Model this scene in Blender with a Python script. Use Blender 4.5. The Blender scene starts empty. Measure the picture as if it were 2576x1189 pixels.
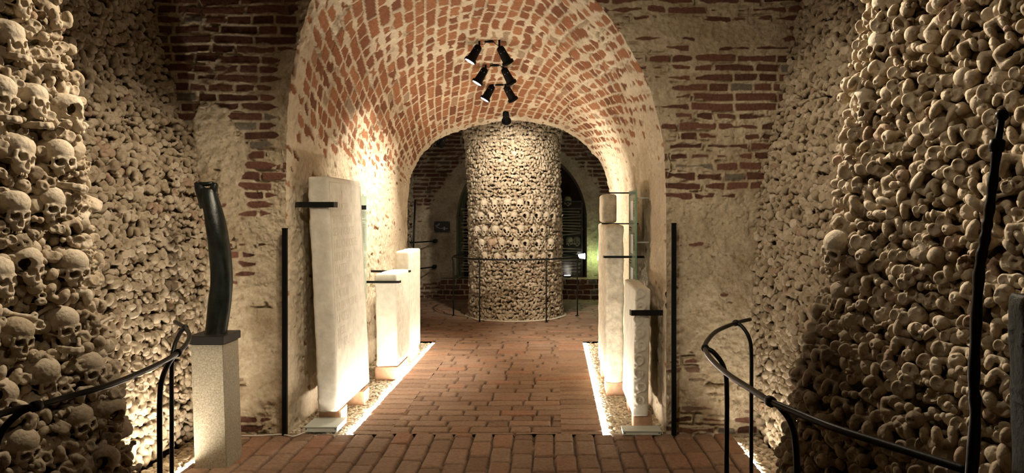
import bpy, math, random
import numpy as np
from mathutils import Matrix, Vector

C = bpy.context.scene.collection
rng = np.random.default_rng(7)
random.seed(7)
PI = math.pi
F, VX, VY, CH = 1874.0, 1394.0, 532.0, 1.55


def at(px, py, d):
    return np.array([(px - VX) / F * d, d, CH - (py - VY) / F * d])


# ------------------------------------------------------------------ basic helpers
def link(o, parent=None):
    C.objects.link(o)
    if parent is not None:
        o.parent = parent
    return o


def tag(o, label=None, cat=None, group=None, kind=None):
    if label: o['label'] = label
    if cat: o['category'] = cat
    if group: o['group'] = group
    if kind: o['kind'] = kind
    return o


def mesh_np(name, V, Q, mat=None, attrs=None, smooth=True):
    V = np.asarray(V, dtype=np.float32)
    Q = np.asarray(Q, dtype=np.int32)
    k = Q.shape[1]
    me = bpy.data.meshes.new(name)
    me.vertices.add(len(V))
    me.vertices.foreach_set('co', V.ravel())
    me.loops.add(Q.size)
    me.loops.foreach_set('vertex_index', Q.ravel())
    me.polygons.add(len(Q))
    me.polygons.foreach_set('loop_start', np.arange(0, Q.size, k, dtype=np.int32))
    me.polygons.foreach_set('use_smooth', np.full(len(Q), smooth))
    if attrs:
        for an, arr in attrs.items():
            a = me.attributes.new(an, 'FLOAT', 'POINT')
            a.data.foreach_set('value', np.asarray(arr, dtype=np.float32).ravel())
    me.update(calc_edges=True)
    me.validate()
    if mat: me.materials.append(mat)
    return me


def obj(name, me, parent=None, loc=None):
    o = bpy.data.objects.new(name, me)
    link(o, parent)
    if loc is not None: o.location = loc
    return o


def empty(name, loc):
    o = bpy.data.objects.new(name, None)
    o.empty_display_size = 0.05
    link(o)
    o.location = loc
    return o


def grid_quads(nu, nv, off=0, flip=False):
    i = np.arange(nu - 1)[:, None] * nv + np.arange(nv - 1)[None, :]
    q = np.stack([i, i + nv, i + nv + 1, i + 1], -1).reshape(-1, 4) + off
    return q[:, ::-1] if flip else q


def join_np(parts):
    Vs, Qs, n = [], [], 0
    for V, Q in parts:
        Vs.append(V); Qs.append(np.asarray(Q) + n); n += len(V)
    return np.concatenate(Vs), np.concatenate(Qs)


def polymesh(name, V, Fs, mat, smooth=False, bevel=0.0, seg=2):
    me = bpy.data.meshes.new(name)
    me.from_pydata([tuple(map(float, v)) for v in V], [], [tuple(f) for f in Fs])
    if bevel > 0:
        import bmesh
        bm = bmesh.new(); bm.from_mesh(me)
        bmesh.ops.recalc_face_normals(bm, faces=bm.faces[:])
        bmesh.ops.bevel(bm, geom=bm.edges[:], offset=bevel, segments=seg, affect='EDGES', clamp_overlap=True)
        bm.to_mesh(me); bm.free()
    for p in me.polygons: p.use_smooth = smooth
    me.update(); me.validate()
    me.materials.append(mat)
    return me


BOXF = [(0, 3, 2, 1), (4, 5, 6, 7), (0, 1, 5, 4), (1, 2, 6, 5), (2, 3, 7, 6), (3, 0, 4, 7)]


def box_me(name, lo, hi, mat, bevel=0.0, seg=2):
    x0, y0, z0 = lo; x1, y1, z1 = hi
    V = [(x0, y0, z0), (x1, y0, z0), (x1, y1, z0), (x0, y1, z0), (x0, y0, z1), (x1, y0, z1), (x1, y1, z1), (x0, y1, z1)]
    return polymesh(name, V, BOXF, mat, False, bevel, seg)


def tube_np(pts, r, n=12, cap=True):
    """swept tube as quads; r scalar or per point"""
    P = np.asarray(pts, float)
    m = len(P)
    R = np.full(m, r) if np.isscalar(r) else np.asarray(r, float)
    T = np.gradient(P, axis=0)
    T /= np.linalg.norm(T, axis=1)[:, None] + 1e-12
    up = np.array([0, 0, 1.0]) if abs(T[0, 2]) < .9 else np.array([1.0, 0, 0])
    N = np.cross(T[0], up); N /= np.linalg.norm(N)
    rings = []
    for i in range(m):
        N = N - T[i] * N.dot(T[i]); N /= np.linalg.norm(N)
        B = np.cross(T[i], N)
        a = np.linspace(0, 2 * PI, n, endpoint=False)
        rings.append(P[i] + R[i] * (np.cos(a)[:, None] * N + np.sin(a)[:, None] * B))
    if cap:
        rings = [np.repeat(P[:1], n, 0) + (rings[0] - P[0]) * .02] + rings + [np.repeat(P[-1:], n, 0) + (rings[-1] - P[-1]) * .02]
    V = np.concatenate(rings)
    m = len(rings)
    Q = []
    for i in range(m - 1):
        for j in range(n):
            k = (j + 1) % n
            Q.append((i * n + j, i * n + k, (i + 1) * n + k, (i + 1) * n + j))
    return V, np.array(Q)


def spline(pts, n=8):
    P = np.asarray(pts, float)
    out = []
    E = np.concatenate([[2 * P[0] - P[1]], P, [2 * P[-1] - P[-2]]])
    for i in range(1, len(E) - 2):
        p0, p1, p2, p3 = E[i - 1:i + 3]
        for t in np.linspace(0, 1, n, endpoint=False):
            out.append(.5 * ((2 * p1) + (-p0 + p2) * t + (2 * p0 - 5 * p1 + 4 * p2 - p3) * t * t + (-p0 + 3 * p1 - 3 * p2 + p3) * t ** 3))
    out.append(P[-1])
    return np.array(out)


# ------------------------------------------------------------------ noise
def _h(ix, iy, iz, seed):
    n = (ix.astype(np.int64) * 374761393 + iy.astype(np.int64) * 668265263 + iz.astype(np.int64) * 2147483647 + seed * 1274126177) & 0xffffffff
    n = ((n ^ (n >> 13)) * 1274126177) & 0xffffffff
    n = (n ^ (n >> 16)) & 0xffffffff
    return n.astype(np.float64) / 4294967295.0


def vnoise(x, y, z=0.0, seed=0):
    x = np.asarray(x, float); y = np.asarray(y, float); z = np.zeros_like(x) + z
    ix, iy, iz = np.floor(x), np.floor(y), np.floor(z)
    fx, fy, fz = x - ix, y - iy, z - iz
    fx = fx * fx * (3 - 2 * fx); fy = fy * fy * (3 - 2 * fy); fz = fz * fz * (3 - 2 * fz)
    r = 0
    for a in (0, 1):
        for b in (0, 1):
            for c in (0, 1):
                w = (fx if a else 1 - fx) * (fy if b else 1 - fy) * (fz if c else 1 - fz)
                r = r + w * _h(ix + a, iy + b, iz + c, seed)
    return r


def fbm(x, y, z=0.0, seed=0, oc=4):
    s, a, t = 0, 1.0, 0
    for i in range(oc):
        k = 2.03 ** i
        s = s + a * vnoise(x * k, y * k, np.asarray(z) * k, seed + i * 17)
        t += a; a *= .5
    return s / t


def sstep(a, b, x):
    t = np.clip((x - a) / (b - a), 0, 1)
    return t * t * (3 - 2 * t)


# ------------------------------------------------------------------ masonry
def bricks(u, v, pitch, lens, joint, seed, warp=.009):
    u = u + (fbm(u * 5, v * 5, 0, seed + 3, 2) - .5) * warp * 4
    v = v + (fbm(u * 3, v * 4, 5, seed + 4, 2) - .5) * warp * 3.4
    row = np.floor(v / pitch).astype(int)
    fv = v / pitch - row
    dv = np.minimum(fv, 1 - fv) * pitch
    du = np.zeros_like(u); rid = np.zeros_like(u); rid2 = np.zeros_like(u)
    u0, u1 = u.min() - 1, u.max() + 1
    for r in np.unique(row):
        m = row == r
        g = np.random.default_rng(seed * 1000 + int(r) + 5000)
        L = g.choice(lens, int((u1 - u0) / min(lens)) + 4) * g.uniform(.92, 1.08, int((u1 - u0) / min(lens)) + 4)
        b = u0 - g.uniform(0, .3) + np.concatenate([[0], np.cumsum(L)])
        k = np.clip(np.searchsorted(b, u[m]) - 1, 0, len(b) - 2)
        du[m] = np.minimum(u[m] - b[k], b[k + 1] - u[m])
        rr = g.random(len(b)); r2 = g.random(len(b))
        rid[m] = rr[k]; rid2[m] = r2[k]
    # rounded brick corners
    q = .017
    dd = np.minimum(du, dv)
    cx, cy = np.maximum(q - du, 0), np.maximum(q - dv, 0)
    dist = np.where((du < q) & (dv < q), q - np.hypot(cx, cy), dd) - joint / 2
    return dist, rid, rid2


def masonry(u, v, cover, pitch, lens, joint, seed, smear=.034, aniso=(7, 15)):
    """cover 0..1 plaster; returns brick mask, per-brick tone, height"""
    dist, rid, rid2 = bricks(u, v, pitch, lens, joint, seed)
    sm = fbm(u * aniso[0], v * aniso[1], 1.7, seed + 9, 4)
    lump = fbm(u * 22, v * 26, 3.1, seed + 11, 4)
    fine = fbm(u * 60, v * 60, 9.1, seed + 12, 3)
    d = dist - np.maximum((sm - .47) * smear * 2.4 + (cover - .25) * .055 + (rid2 - .5) * .010, -.002)
    m = sstep(0, .006, d)
    brick_h = (rid - .5) * .010 + (fine - .5) * .004 + np.clip(dist, 0, .012) * .15 - .003
    big = fbm(u * 4, v * 4, 2, seed + 20, 3)
    pits = sstep(.62, .72, fbm(u * 27, v * 30, 6.6, seed + 33, 3))
    mort_h = .001 + (lump - .5) * .026 + (fine - .5) * .004 - .007 * pits + cover * ((big - .5) * .022 + .002)
    deep = sstep(.55, .66, fbm(u * 6, v * 9, 4.4, seed + 15, 3)) * sstep(.004, -.002, dist) * (1 - sstep(.5, .8, cover))
    h = m * brick_h + (1 - m) * (mort_h - .022 * deep)
    return m, rid, h, deep


# ------------------------------------------------------------------ materials
def new_mat(name):
    m = bpy.data.materials.new(name)
    m.use_nodes = True
    nt = m.node_tree
    b = nt.nodes['Principled BSDF']
    return m, nt, b


def N(nt, typ, **kw):
    n = nt.nodes.new(typ)
    for k, v in kw.items():
        if k in n.inputs.keys() if hasattr(n.inputs, 'keys') else False:
            n.inputs[k].default_value = v
        else:
            setattr(n, k, v)
    return n


def noise(nt, scale, detail=4, rough=.6, coord='Object'):
    tc = nt.nodes.new('ShaderNodeTexCoord')
    n = nt.nodes.new('ShaderNodeTexNoise')
    n.inputs['Scale'].default_value = scale
    n.inputs['Detail'].default_value = detail
    n.inputs['Roughness'].default_value = rough
    nt.links.new(tc.outputs[coord], n.inputs['Vector'])
    return n


def ramp(nt, src, stops):
    r = nt.nodes.new('ShaderNodeValToRGB')
    el = r.color_ramp.elements
    while len(el) < len(stops): el.new(.5)
    for e, (p, c) in zip(el, stops):
        e.position = p; e.color = (*c, 1) if len(c) == 3 else c
    nt.links.new(src, r.inputs['Fac'])
    return r


def mix(nt, fac, a, b, mode='MIX'):
    m = nt.nodes.new('ShaderNodeMix')
    m.data_type = 'RGBA'; m.blend_type = mode
    for s, v in ((m.inputs['Factor'], fac), (m.inputs[6], a), (m.inputs[7], b)):
        if isinstance(v, (int, float)): s.default_value = v
        elif isinstance(v, tuple): s.default_value = (*v, 1) if len(v) == 3 else v
        else: nt.links.new(v, s)
    return m.outputs[2]


def bump(nt, b, src, strength, dist=.004):
    bp = nt.nodes.new('ShaderNodeBump')
    bp.inputs['Strength'].default_value = strength
    bp.inputs['Distance'].default_value = dist
    nt.links.new(src, bp.inputs['Height'])
    nt.links.new(bp.outputs['Normal'], b.inputs['Normal'])


def attr(nt, name, typ='GEOMETRY'):
    a = nt.nodes.new('ShaderNodeAttribute')
    a.attribute_type = typ; a.attribute_name = name
    return a.outputs['Fac']


def mat_masonry(name, brick, plaster, rough=.9, bs=.8, plaster_noise=34, blotch=(.62, .55, .47)):
    m, nt, b = new_mat(name)
    tone = attr(nt, 'tone'); msk = attr(nt, 'brick')
    n1 = noise(nt, 45, 5, .65)
    n2 = noise(nt, plaster_noise, 6, .7)
    n3 = noise(nt, 3.0, 4, .6)
    rb = ramp(nt, tone, brick)
    vb = ramp(nt, n1.outputs['Fac'], [(.25, (.62, .6, .58)), (.75, (1.2, 1.2, 1.2))])
    cb = mix(nt, 1.0, rb.outputs[0], vb.outputs[0], 'MULTIPLY')
    cp = ramp(nt, n2.outputs['Fac'], plaster)
    vp = ramp(nt, n3.outputs['Fac'], [(.3, blotch), (.5, (.9, .88, .85)), (.7, (1.10, 1.09, 1.06))])
    cp2 = mix(nt, 1.0, cp.outputs[0], vp.outputs[0], 'MULTIPLY')
    col = mix(nt, msk, cp2, cb)
    nt.links.new(col, b.inputs['Base Color'])
    b.inputs['Roughness'].default_value = rough
    b.inputs['Specular IOR Level'].default_value = .2
    nb = noise(nt, 48, 4, .62)
    vo = nt.nodes.new('ShaderNodeTexVoronoi'); vo.inputs['Scale'].default_value = 42
    tc = nt.nodes.new('ShaderNodeTexCoord'); nt.links.new(tc.outputs['Object'], vo.inputs['Vector'])
    pit = ramp(nt, vo.outputs['Distance'], [(.0, (0, 0, 0)), (.22, (.75, .75, .75)), (.5, (1, 1, 1))])
    hsum = mix(nt, .45, nb.outputs['Color'], pit.outputs[0])
    bump(nt, b, hsum, bs, .012)
    return m


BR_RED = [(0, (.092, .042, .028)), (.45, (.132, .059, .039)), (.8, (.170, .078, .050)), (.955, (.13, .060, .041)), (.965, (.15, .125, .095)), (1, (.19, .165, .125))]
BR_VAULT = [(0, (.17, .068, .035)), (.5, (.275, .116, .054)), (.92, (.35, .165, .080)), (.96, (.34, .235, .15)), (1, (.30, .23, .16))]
BR_FLOOR = [(0, (.21, .125, .080)), (.35, (.275, .172, .112)), (.7, (.32, .208, .140)), (.9, (.31, .160, .096)), (1, (.27, .190, .135))]
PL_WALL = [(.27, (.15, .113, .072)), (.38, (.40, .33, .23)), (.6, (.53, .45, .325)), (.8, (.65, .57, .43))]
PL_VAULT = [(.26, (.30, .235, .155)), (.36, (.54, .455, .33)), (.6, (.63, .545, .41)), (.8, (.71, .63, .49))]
PL_FLOOR = [(.2, (.05, .03, .02)), (.6, (.11, .07, .045)), (.85, (.17, .12, .08))]
M_WALL = mat_masonry('wall_brick', BR_RED, PL_WALL)
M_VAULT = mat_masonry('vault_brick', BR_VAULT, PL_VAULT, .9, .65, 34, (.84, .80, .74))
M_FLOOR = mat_masonry('floor_brick', BR_FLOOR, PL_FLOOR, .62, .45)


def mat_simple(name, col, rough=.5, metal=0.0, spec=.5, nscale=None, namp=.25, bs=0, bscale=60, var=None):
    m, nt, b = new_mat(name)
    b.inputs['Roughness'].default_value = rough
    b.inputs['Metallic'].default_value = metal
    b.inputs['Specular IOR Level'].default_value = spec
    if nscale:
        n = noise(nt, nscale, 5, .65)
        lo = tuple(c * (1 - namp) for c in col); hi = tuple(min(1, c * (1 + namp)) for c in (var or col))
        r = ramp(nt, n.outputs['Fac'], [(.3, lo), (.7, hi)])
        nt.links.new(r.outputs[0], b.inputs['Base Color'])
    else:
        b.inputs['Base Color'].default_value = (*col, 1)
    if bs:
        nb = noise(nt, bscale, 5, .65)
        bump(nt, b, nb.outputs['Fac'], bs, .004)
    return m


def mat_bone(name, typ):
    m, nt, b = new_mat(name)
    tone = attr(nt, 'tone', typ)
    r = ramp(nt, tone, [(0, (.20, .150, .097)), (.25, (.335, .267, .177)), (.6, (.455, .375, .270)), (.86, (.575, .495, .378)), (.9, (.32, .225, .155)), (1, (.40, .285, .195))])
    n1 = noise(nt, 38, 5, .65)
    v = ramp(nt, n1.outputs['Fac'], [(.28, (.50, .42, .34)), (.44, (.92, .90, .87)), (.75, (1.14, 1.14, 1.14))])
    col = mix(nt, 1.0, r.outputs[0], v.outputs[0], 'MULTIPLY')
    nt.links.new(col, b.inputs['Base Color'])
    b.inputs['Roughness'].default_value = .62
    b.inputs['Specular IOR Level'].default_value = .3
    nb = noise(nt, 95, 7, .72)
    bump(nt, b, nb.outputs['Fac'], .55, .007)
    return m


M_BONE = mat_bone('bone', 'OBJECT')
M_BONES = mat_bone('bone_pile', 'GEOMETRY')
M_TEETH = mat_simple('teeth', (.62, .52, .36), .4, nscale=60)
M_BACK = mat_simple('dark_earth', (.035, .022, .013), .95, nscale=12)
M_IRON = mat_simple('black_iron', (.010, .010, .009), .40, .25, .35, nscale=40, bs=.15, bscale=120)
M_BLACK = mat_simple('black_paint', (.004, .004, .004), .6, 0, .10)
M_BRONZE = mat_simple('dark_bronze', (.010, .013, .010), .34, .2, .4, nscale=18, namp=.6, bs=.8, bscale=16)
M_VERDI = mat_simple('green_bronze', (.014, .020, .009), .5, 0, .18, nscale=90, namp=.7, bs=.9, bscale=70)
M_SLAB = mat_simple('black_slab', (.012, .010, .009), .5, 0, .4)
M_GRAN = mat_simple('granite', (.30, .262, .19), .8, 0, .25, nscale=110, namp=.42, bs=.2, bscale=120)
M_STONE = mat_simple('pale_stone', (.71, .665, .55), .8, 0, .25, nscale=11, namp=.16, bs=.55, bscale=45)
M_STONEROUGH = mat_simple('rough_stone', (.62, .55, .42), .85, 0, .2, nscale=17, namp=.32, bs=.9, bscale=38)
M_LETTER = mat_simple('letter_cut', (.645, .59, .475), .9)
M_BLOCK = mat_simple('support_brick', (.42, .25, .15), .9, nscale=25)
M_GRAVEL = None
M_WHITEBOX = mat_simple('white_metal', (.62, .66, .60), .4, 0, .4, nscale=6, namp=.06)
M_CABLE_W = mat_simple('white_cable', (.6, .55, .48), .5)


def mat_gravel():
    m, nt, b = new_mat('gravel')
    r = ramp(nt, attr(nt, 'tone'), [(0, (.26, .20, .13)), (.4, (.48, .39, .27)), (.8, (.66, .57, .42)), (1, (.78, .70, .56))])
    nt.links.new(r.outputs[0], b.inputs['Base Color'])
    b.inputs['Roughness'].default_value = .6
    return m


M_GRAVEL = mat_gravel()


def mat_emit(name, col, s):
    m = bpy.data.materials.new(name); m.use_nodes = True
    nt = m.node_tree; nt.nodes.clear()
    e = nt.nodes.new('ShaderNodeEmission'); o = nt.nodes.new('ShaderNodeOutputMaterial')
    e.inputs[0].default_value = (*col, 1); e.inputs[1].default_value = s
    nt.links.new(e.outputs[0], o.inputs[0])
    return m


def mat_glass(name, col, alpha):
    m, nt, b = new_mat(name)
    b.inputs['Base Color'].default_value = (*col, 1)
    b.inputs['Roughness'].default_value = .08
    b.inputs['Alpha'].default_value = alpha
    return m


M_GLASS = mat_glass('green_glass', (.40, .52, .40), .72)
M_GLASSEDGE = mat_simple('glass_edge', (.22, .45, .28), .15)
M_PANE = mat_glass('dark_glass', (.03, .035, .03), .18)
M_PRINT = mat_simple('dark_print', (.10, .10, .09), .6)
M_PHOTO = mat_simple('white_print', (.75, .72, .68), .5)
M_SIGN = mat_simple('black_sign', (.010, .010, .012), .35)
M_SIGNW = mat_simple('sign_paint', (.55, .53, .48), .5)
WARM = (1.0, .84, .63)
M_LED = mat_emit('led', (1.0, .90, .77), 125)
M_LEDR = mat_emit('led_recess', (1.0, .88, .72), 380)
M_LEDS = mat_emit('led_short', (1.0, .88, .72), 170)
M_LENS = mat_emit('lens', (1.0, .95, .88), 14)
M_LAMP = mat_emit('small_lamp', (1.0, .97, .9), 12)


# ------------------------------------------------------------------ signed distance modelling
def smin(a, b, k):
    h = np.clip(.5 + .5 * (b - a) / k, 0, 1)
    return b * (1 - h) + a * h - k * h * (1 - h)


def smax(a, b, k):
    return -smin(-a, -b, k)


class G:
    def __init__(s, lo, hi, h):
        s.lo = np.array(lo, float); s.h = h
        n = [int(math.ceil((b - a) / h)) + 1 for a, b in zip(lo, hi)]
        ax = [l + h * np.arange(k) for l, k in zip(lo, n)]
        s.x, s.y, s.z = np.meshgrid(*ax, indexing='ij')

    def ell(s, c, r):
        x, y, z = (s.x - c[0]) / r[0], (s.y - c[1]) / r[1], (s.z - c[2]) / r[2]
        k0 = np.sqrt(x * x + y * y + z * z) + 1e-9
        k1 = np.sqrt((x / r[0]) ** 2 + (y / r[1]) ** 2 + (z / r[2]) ** 2) + 1e-9
        return k0 * (k0 - 1) / k1

    def cap(s, a, b, r, r2=None):
        a = np.array(a, float); b = np.array(b, float); d = b - a
        t = np.clip(((s.x - a[0]) * d[0] + (s.y - a[1]) * d[1] + (s.z - a[2]) * d[2]) / d.dot(d), 0, 1)
        q = np.sqrt((s.x - a[0] - t * d[0]) ** 2 + (s.y - a[1] - t * d[1]) ** 2 + (s.z - a[2] - t * d[2]) ** 2)
        return q - (r if r2 is None else r + (r2 - r) * t)

    def box(s, c, hs, r=.0):
        qx, qy, qz = abs(s.x - c[0]) - hs[0] + r, abs(s.y - c[1]) - hs[1] + r, abs(s.z - c[2]) - hs[2] + r
        return np.sqrt(np.maximum(qx, 0) ** 2 + np.maximum(qy, 0) ** 2 + np.maximum(qz, 0) ** 2) + np.minimum(np.maximum(qx, np.maximum(qy, qz)), 0) - r

    def noise(s, f, seed, oc=3):
        return fbm(s.x * f + 50, s.y * f + 50, s.z * f + 50, seed, oc) - .5

    def mesh(s, D):
        return surface_nets(D, s.lo, s.h)


def surface_nets(D, lo, h):
    D = np.asarray(D)
    nx, ny, nz = D.shape
    c = {}
    for a in (0, 1):
        for b in (0, 1):
            for k in (0, 1):
                c[a, b, k] = D[a:nx - 1 + a, b:ny - 1 + b, k:nz - 1 + k]
    S = np.zeros((nx - 1, ny - 1, nz - 1, 3)); n = np.zeros((nx - 1, ny - 1, nz - 1))
    E = []
    for a in (0, 1):
        for b in (0, 1):
            E += [((0, a, b), (1, a, b)), ((a, 0, b), (a, 1, b)), ((a, b, 0), (a, b, 1))]
    for p, q in E:
        vp, vq = c[p], c[q]
        m = (vp < 0) != (vq < 0)
        t = np.where(m, vp / np.where(m, vp - vq, 1), 0)
        for i in range(3):
            S[..., i] += np.where(m, p[i] + t * (q[i] - p[i]), 0)
        n += m
    act = n > 0
    idx = np.full(act.shape, -1)
    idx[act] = np.arange(act.sum())
    I, J, K = np.nonzero(act)
    V = (np.stack([I, J, K], -1) + S[act] / n[act][:, None]) * h + lo
    Q = []
    neg = D < 0
    # x edges
    m = (neg[:-1] != neg[1:])[:, 1:-1, 1:-1]
    i, j, k = np.nonzero(m); j = j + 1; k = k + 1
    q = np.stack([idx[i, j - 1, k - 1], idx[i, j, k - 1], idx[i, j, k], idx[i, j - 1, k]], -1)
    f = neg[i, j, k]; q[~f] = q[~f][:, ::-1]; Q.append(q)
    m = (neg[:, :-1] != neg[:, 1:])[1:-1, :, 1:-1]
    i, j, k = np.nonzero(m); i = i + 1; k = k + 1
    q = np.stack([idx[i - 1, j, k - 1], idx[i - 1, j, k], idx[i, j, k], idx[i, j, k - 1]], -1)
    f = neg[i, j, k]; q[~f] = q[~f][:, ::-1]; Q.append(q)
    m = (neg[:, :, :-1] != neg[:, :, 1:])[1:-1, 1:-1, :]
    i, j, k = np.nonzero(m); i = i + 1; j = j + 1
    q = np.stack([idx[i - 1, j - 1, k], idx[i, j - 1, k], idx[i, j, k], idx[i - 1, j, k]], -1)
    f = neg[i, j, k]; q[~f] = q[~f][:, ::-1]; Q.append(q)
    return V, np.concatenate(Q)


# bone ends: local +Z points out of the wall, X sideways, Y up
def b_condyle(g, s):
    d = smin(g.ell((-.0235, -.002, -.021), (.0165, .033, .023)), g.ell((.0235, -.004, -.021), (.0160, .029, .023)), .002)
    d = smin(d, g.cap((-.020, .018, -.022), (.020, .018, -.022), .0135), .005)
    d = smin(d, g.cap((0, .014, -.040), (0, .014, -.11), .014, .012), .008)
    return smax(d, -g.cap((0, -.06, .010), (0, -.006, .004), .0150), .0025)


def b_tibia(g, s):
    d = smin(g.ell((-.018, 0, -.017), (.022, .0255, .017)), g.ell((.018, 0, -.017), (.022, .0235, .017)), .010)
    d = smax(d, g.z + .0075 + .10 * g.y, .0020)
    d = smin(d, g.cap((0, .003, -.035), (0, .004, -.11), .014, .012), .012)
    d = smax(d, -g.ell((-.0195, 0, -.004), (.0150, .0180, .0075)), .0018)
    d = smax(d, -g.ell((.0195, 0, -.004), (.0150, .0170, .0075)), .0018)
    d = smin(d, g.ell((0, .002, -.009), (.0042, .009, .006)), .003)
    return smin(d, g.ell((.002, .025, -.030), (.011, .008, .014)), .005)


def b_femhead(g, s):
    d = g.ell((-.024, .012, -.020), (.0245, .0245, .0245))
    d = smin(d, g.cap((-.012, .006, -.030), (.020, -.006, -.044), .0115), .006)
    d = smin(d, g.ell((.026, -.008, -.034), (.0145, .022, .020)), .004)
    d = smin(d, g.cap((.016, -.01, -.05), (.014, -.014, -.11), .013), .008)
    return smax(d, -g.ell((-.034, .016, .001), (.006, .006, .006)), .0015)


def b_ball(g, s):
    d = g.ell((0, 0, -.026), (.0275, .0255, .026))
    if s == 1: d = smax(d, g.z + .010 + .25 * g.x, .002)
    d = smin(d, g.ell((.020, -.012, -.036), (.012, .014, .016)), .003)
    return smin(d, g.cap((.005, -.003, -.04), (.006, -.004, -.11), .012, .011), .008)


def b_spool(g, s):
    d = g.cap((-.024, 0, -.018), (.024, 0, -.018), .0095)
    for x, r in ((-.028, .0165), (.0, .0125), (.012, .0185), (.028, .0130)):
        d = smin(d, g.ell((x, 0, -.018), (.0075, r, r)), .0035)
    d = smin(d, g.ell((-.040, .006, -.030), (.009, .010, .014)), .004)
    d = smax(d, -g.cap((-.03, -.030, -.002), (.04, -.030, -.002), .016), .002)
    return smin(d, g.cap((0, .003, -.035), (0, .003, -.11), .014, .011), .010)


def b_knuckle(g, s):
    d = smin(g.ell((-.0125, .002, -.014), (.0122, .0155, .014)), g.ell((.0125, -.002, -.013), (.0122, .014, .013)), .003)
    return smin(d, g.cap((0, 0, -.022), (0, 0, -.11), .009, .009), .007)


def b_broken(g, s):
    d = g.ell((0, 0, -.03), (.030, .0255, .04))
    d = smin(d, g.cap((0, 0, -.03), (0, 0, -.11), .015, .012), .01)
    d = smax(d, g.z + .014 + .22 * (s - 1) * g.x + .04 * g.noise(55, s + 3), .0015)
    return smax(d, -g.ell((0.004, .002, -.010), (.017, .013, .016)) + .02 * g.noise(80, s + 9), .002)


def b_saddle(g, s):
    d = g.ell((0, 0, -.024), (.034, .025, .025))
    d = smax(d, g.z + .006, .003)
    d = smax(d, -g.cap((.002, -.04, .008), (-.004, .04, .008), .0200), .0022)
    d = smax(d, -g.ell((.0, .030, -.012), (.014, .012, .02)), .002)
    d = smin(d, g.ell((.026, .014, -.026), (.013, .011, .016)), .004)
    return smin(d, g.cap((0, 0, -.03), (0, 0, -.1), .014), .008)


def b_vertebra(g, s):
    d = smax(g.ell((0, -.012, -.016), (.026, .019, .018)), -g.ell((0, -.012, .006), (.019, .013, .011)), .004)
    ring = np.abs(g.ell((0, .018, -.022), (.017, .014, .5))) - .005
    ring = smax(ring, np.abs(g.z + .022) - .010, .004)
    d = smin(d, ring, .006)
    d = smin(d, g.cap((-.014, .016, -.024), (-.036, .024, -.030), .0065), .006)
    d = smin(d, g.cap((.014, .016, -.024), (.036, .022, -.030), .0065), .006)
    return smin(d, g.cap((0, .028, -.024), (.002, .046, -.030), .0055), .007)


def b_plate(g, s):
    sh = np.abs(g.ell((.01, -.012, -.065), (.058, .060, .055))) - .0038
    cut = g.ell((0, 0, -.02), (.044, .036, .03)) + .03 * g.noise(35, s + 8)
    d = smax(sh, cut, .004)
    return smin(d, g.cap((-.04, .02, -.03), (.03, .028, -.024), .0075), .009)


def b_long(g, s):
    d = g.cap((-.045, -.004, -.02), (.045, .006, -.02), .0085)
    d = smin(d, g.ell((-.052, -.004, -.02), (.014, .017, .015)), .012)
    d = smin(d, g.ell((.050, .010, -.018), (.013, .012, .014)), .012)
    return smin(d, g.ell((.052, -.006, -.022), (.011, .010, .012)), .010)


TYPES = [  # builder, half extents, width, height, words
    (b_condyle, (.046, .038), .070, 'two-lobed knee bone'),
    (b_tibia, (.046, .042), .070, 'twin-dished bone end'),
    (b_femhead, (.054, .042), .076, 'ball-and-neck bone'),
    (b_ball, (.036, .034), .053, 'round ball bone end'),
    (b_spool, (.054, .026), .072, 'spool-like bone end'),
    (b_knuckle, (.030, .024), .044, 'twin-knuckle bone end'),
    (b_broken, (.036, .032), .054, 'broken hollow bone end'),
    (b_saddle, (.044, .036), .064, 'saddle-shaped lumpy bone'),
    (b_vertebra, (.048, .056), .066, 'winged vertebra-like bone'),
    (b_plate, (.066, .056), .070, 'curved plate bone'),
    (b_long, (.074, .030), .105, 'sideways knobbed bone'),
]
BONE_BASE = {}


def bone_geo(t, h, seed):
    key = (t, h, seed)
    if key not in BONE_BASE:
        fn, (ex, ey), w, _ = TYPES[t]
        zb = -.075 if t != 10 else -.05
        g = G((-ex, -ey, zb), (ex, ey, .014), h)
        d = fn(g, seed) + .0042 * g.noise(50, seed * 7 + t, 2) + .0028 * g.noise(150, seed * 7 + t + 50, 2) + .045 * np.clip(g.noise(85, seed * 5 + t + 90, 3) - .17, 0, .2)
        BONE_BASE[key] = g.mesh(d)
    return BONE_BASE[key]


WT_MAIN = np.array([.22, .18, .12, .12, .07, .10, .06, .11, .01, .005, .003])
WT_PIER = np.array([.15, .12, .11, .12, .07, .08, .06, .10, .07, .06, .06])
WT_PIL = np.array([.16, .15, .08, .30, .03, .16, .05, .07, 0, 0, 0])


class Place:
    __slots__ = ('t', 'pos', 'R', 'sc', 'tone', 'seed', 'layer', 'row', 's', 'px', 'd', 'pile', 'z')


def frame_of(n, roll):
    n = n / np.linalg.norm(n)
    up = np.array([0, 0, 1.0])
    x = np.cross(up, n); x /= np.linalg.norm(x)
    y = np.cross(n, x)
    c, s = math.cos(roll), math.sin(roll)
    return np.stack([c * x + s * y, -s * x + c * y, n], 1)


CAM = np.array([0, 0, CH])


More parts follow.
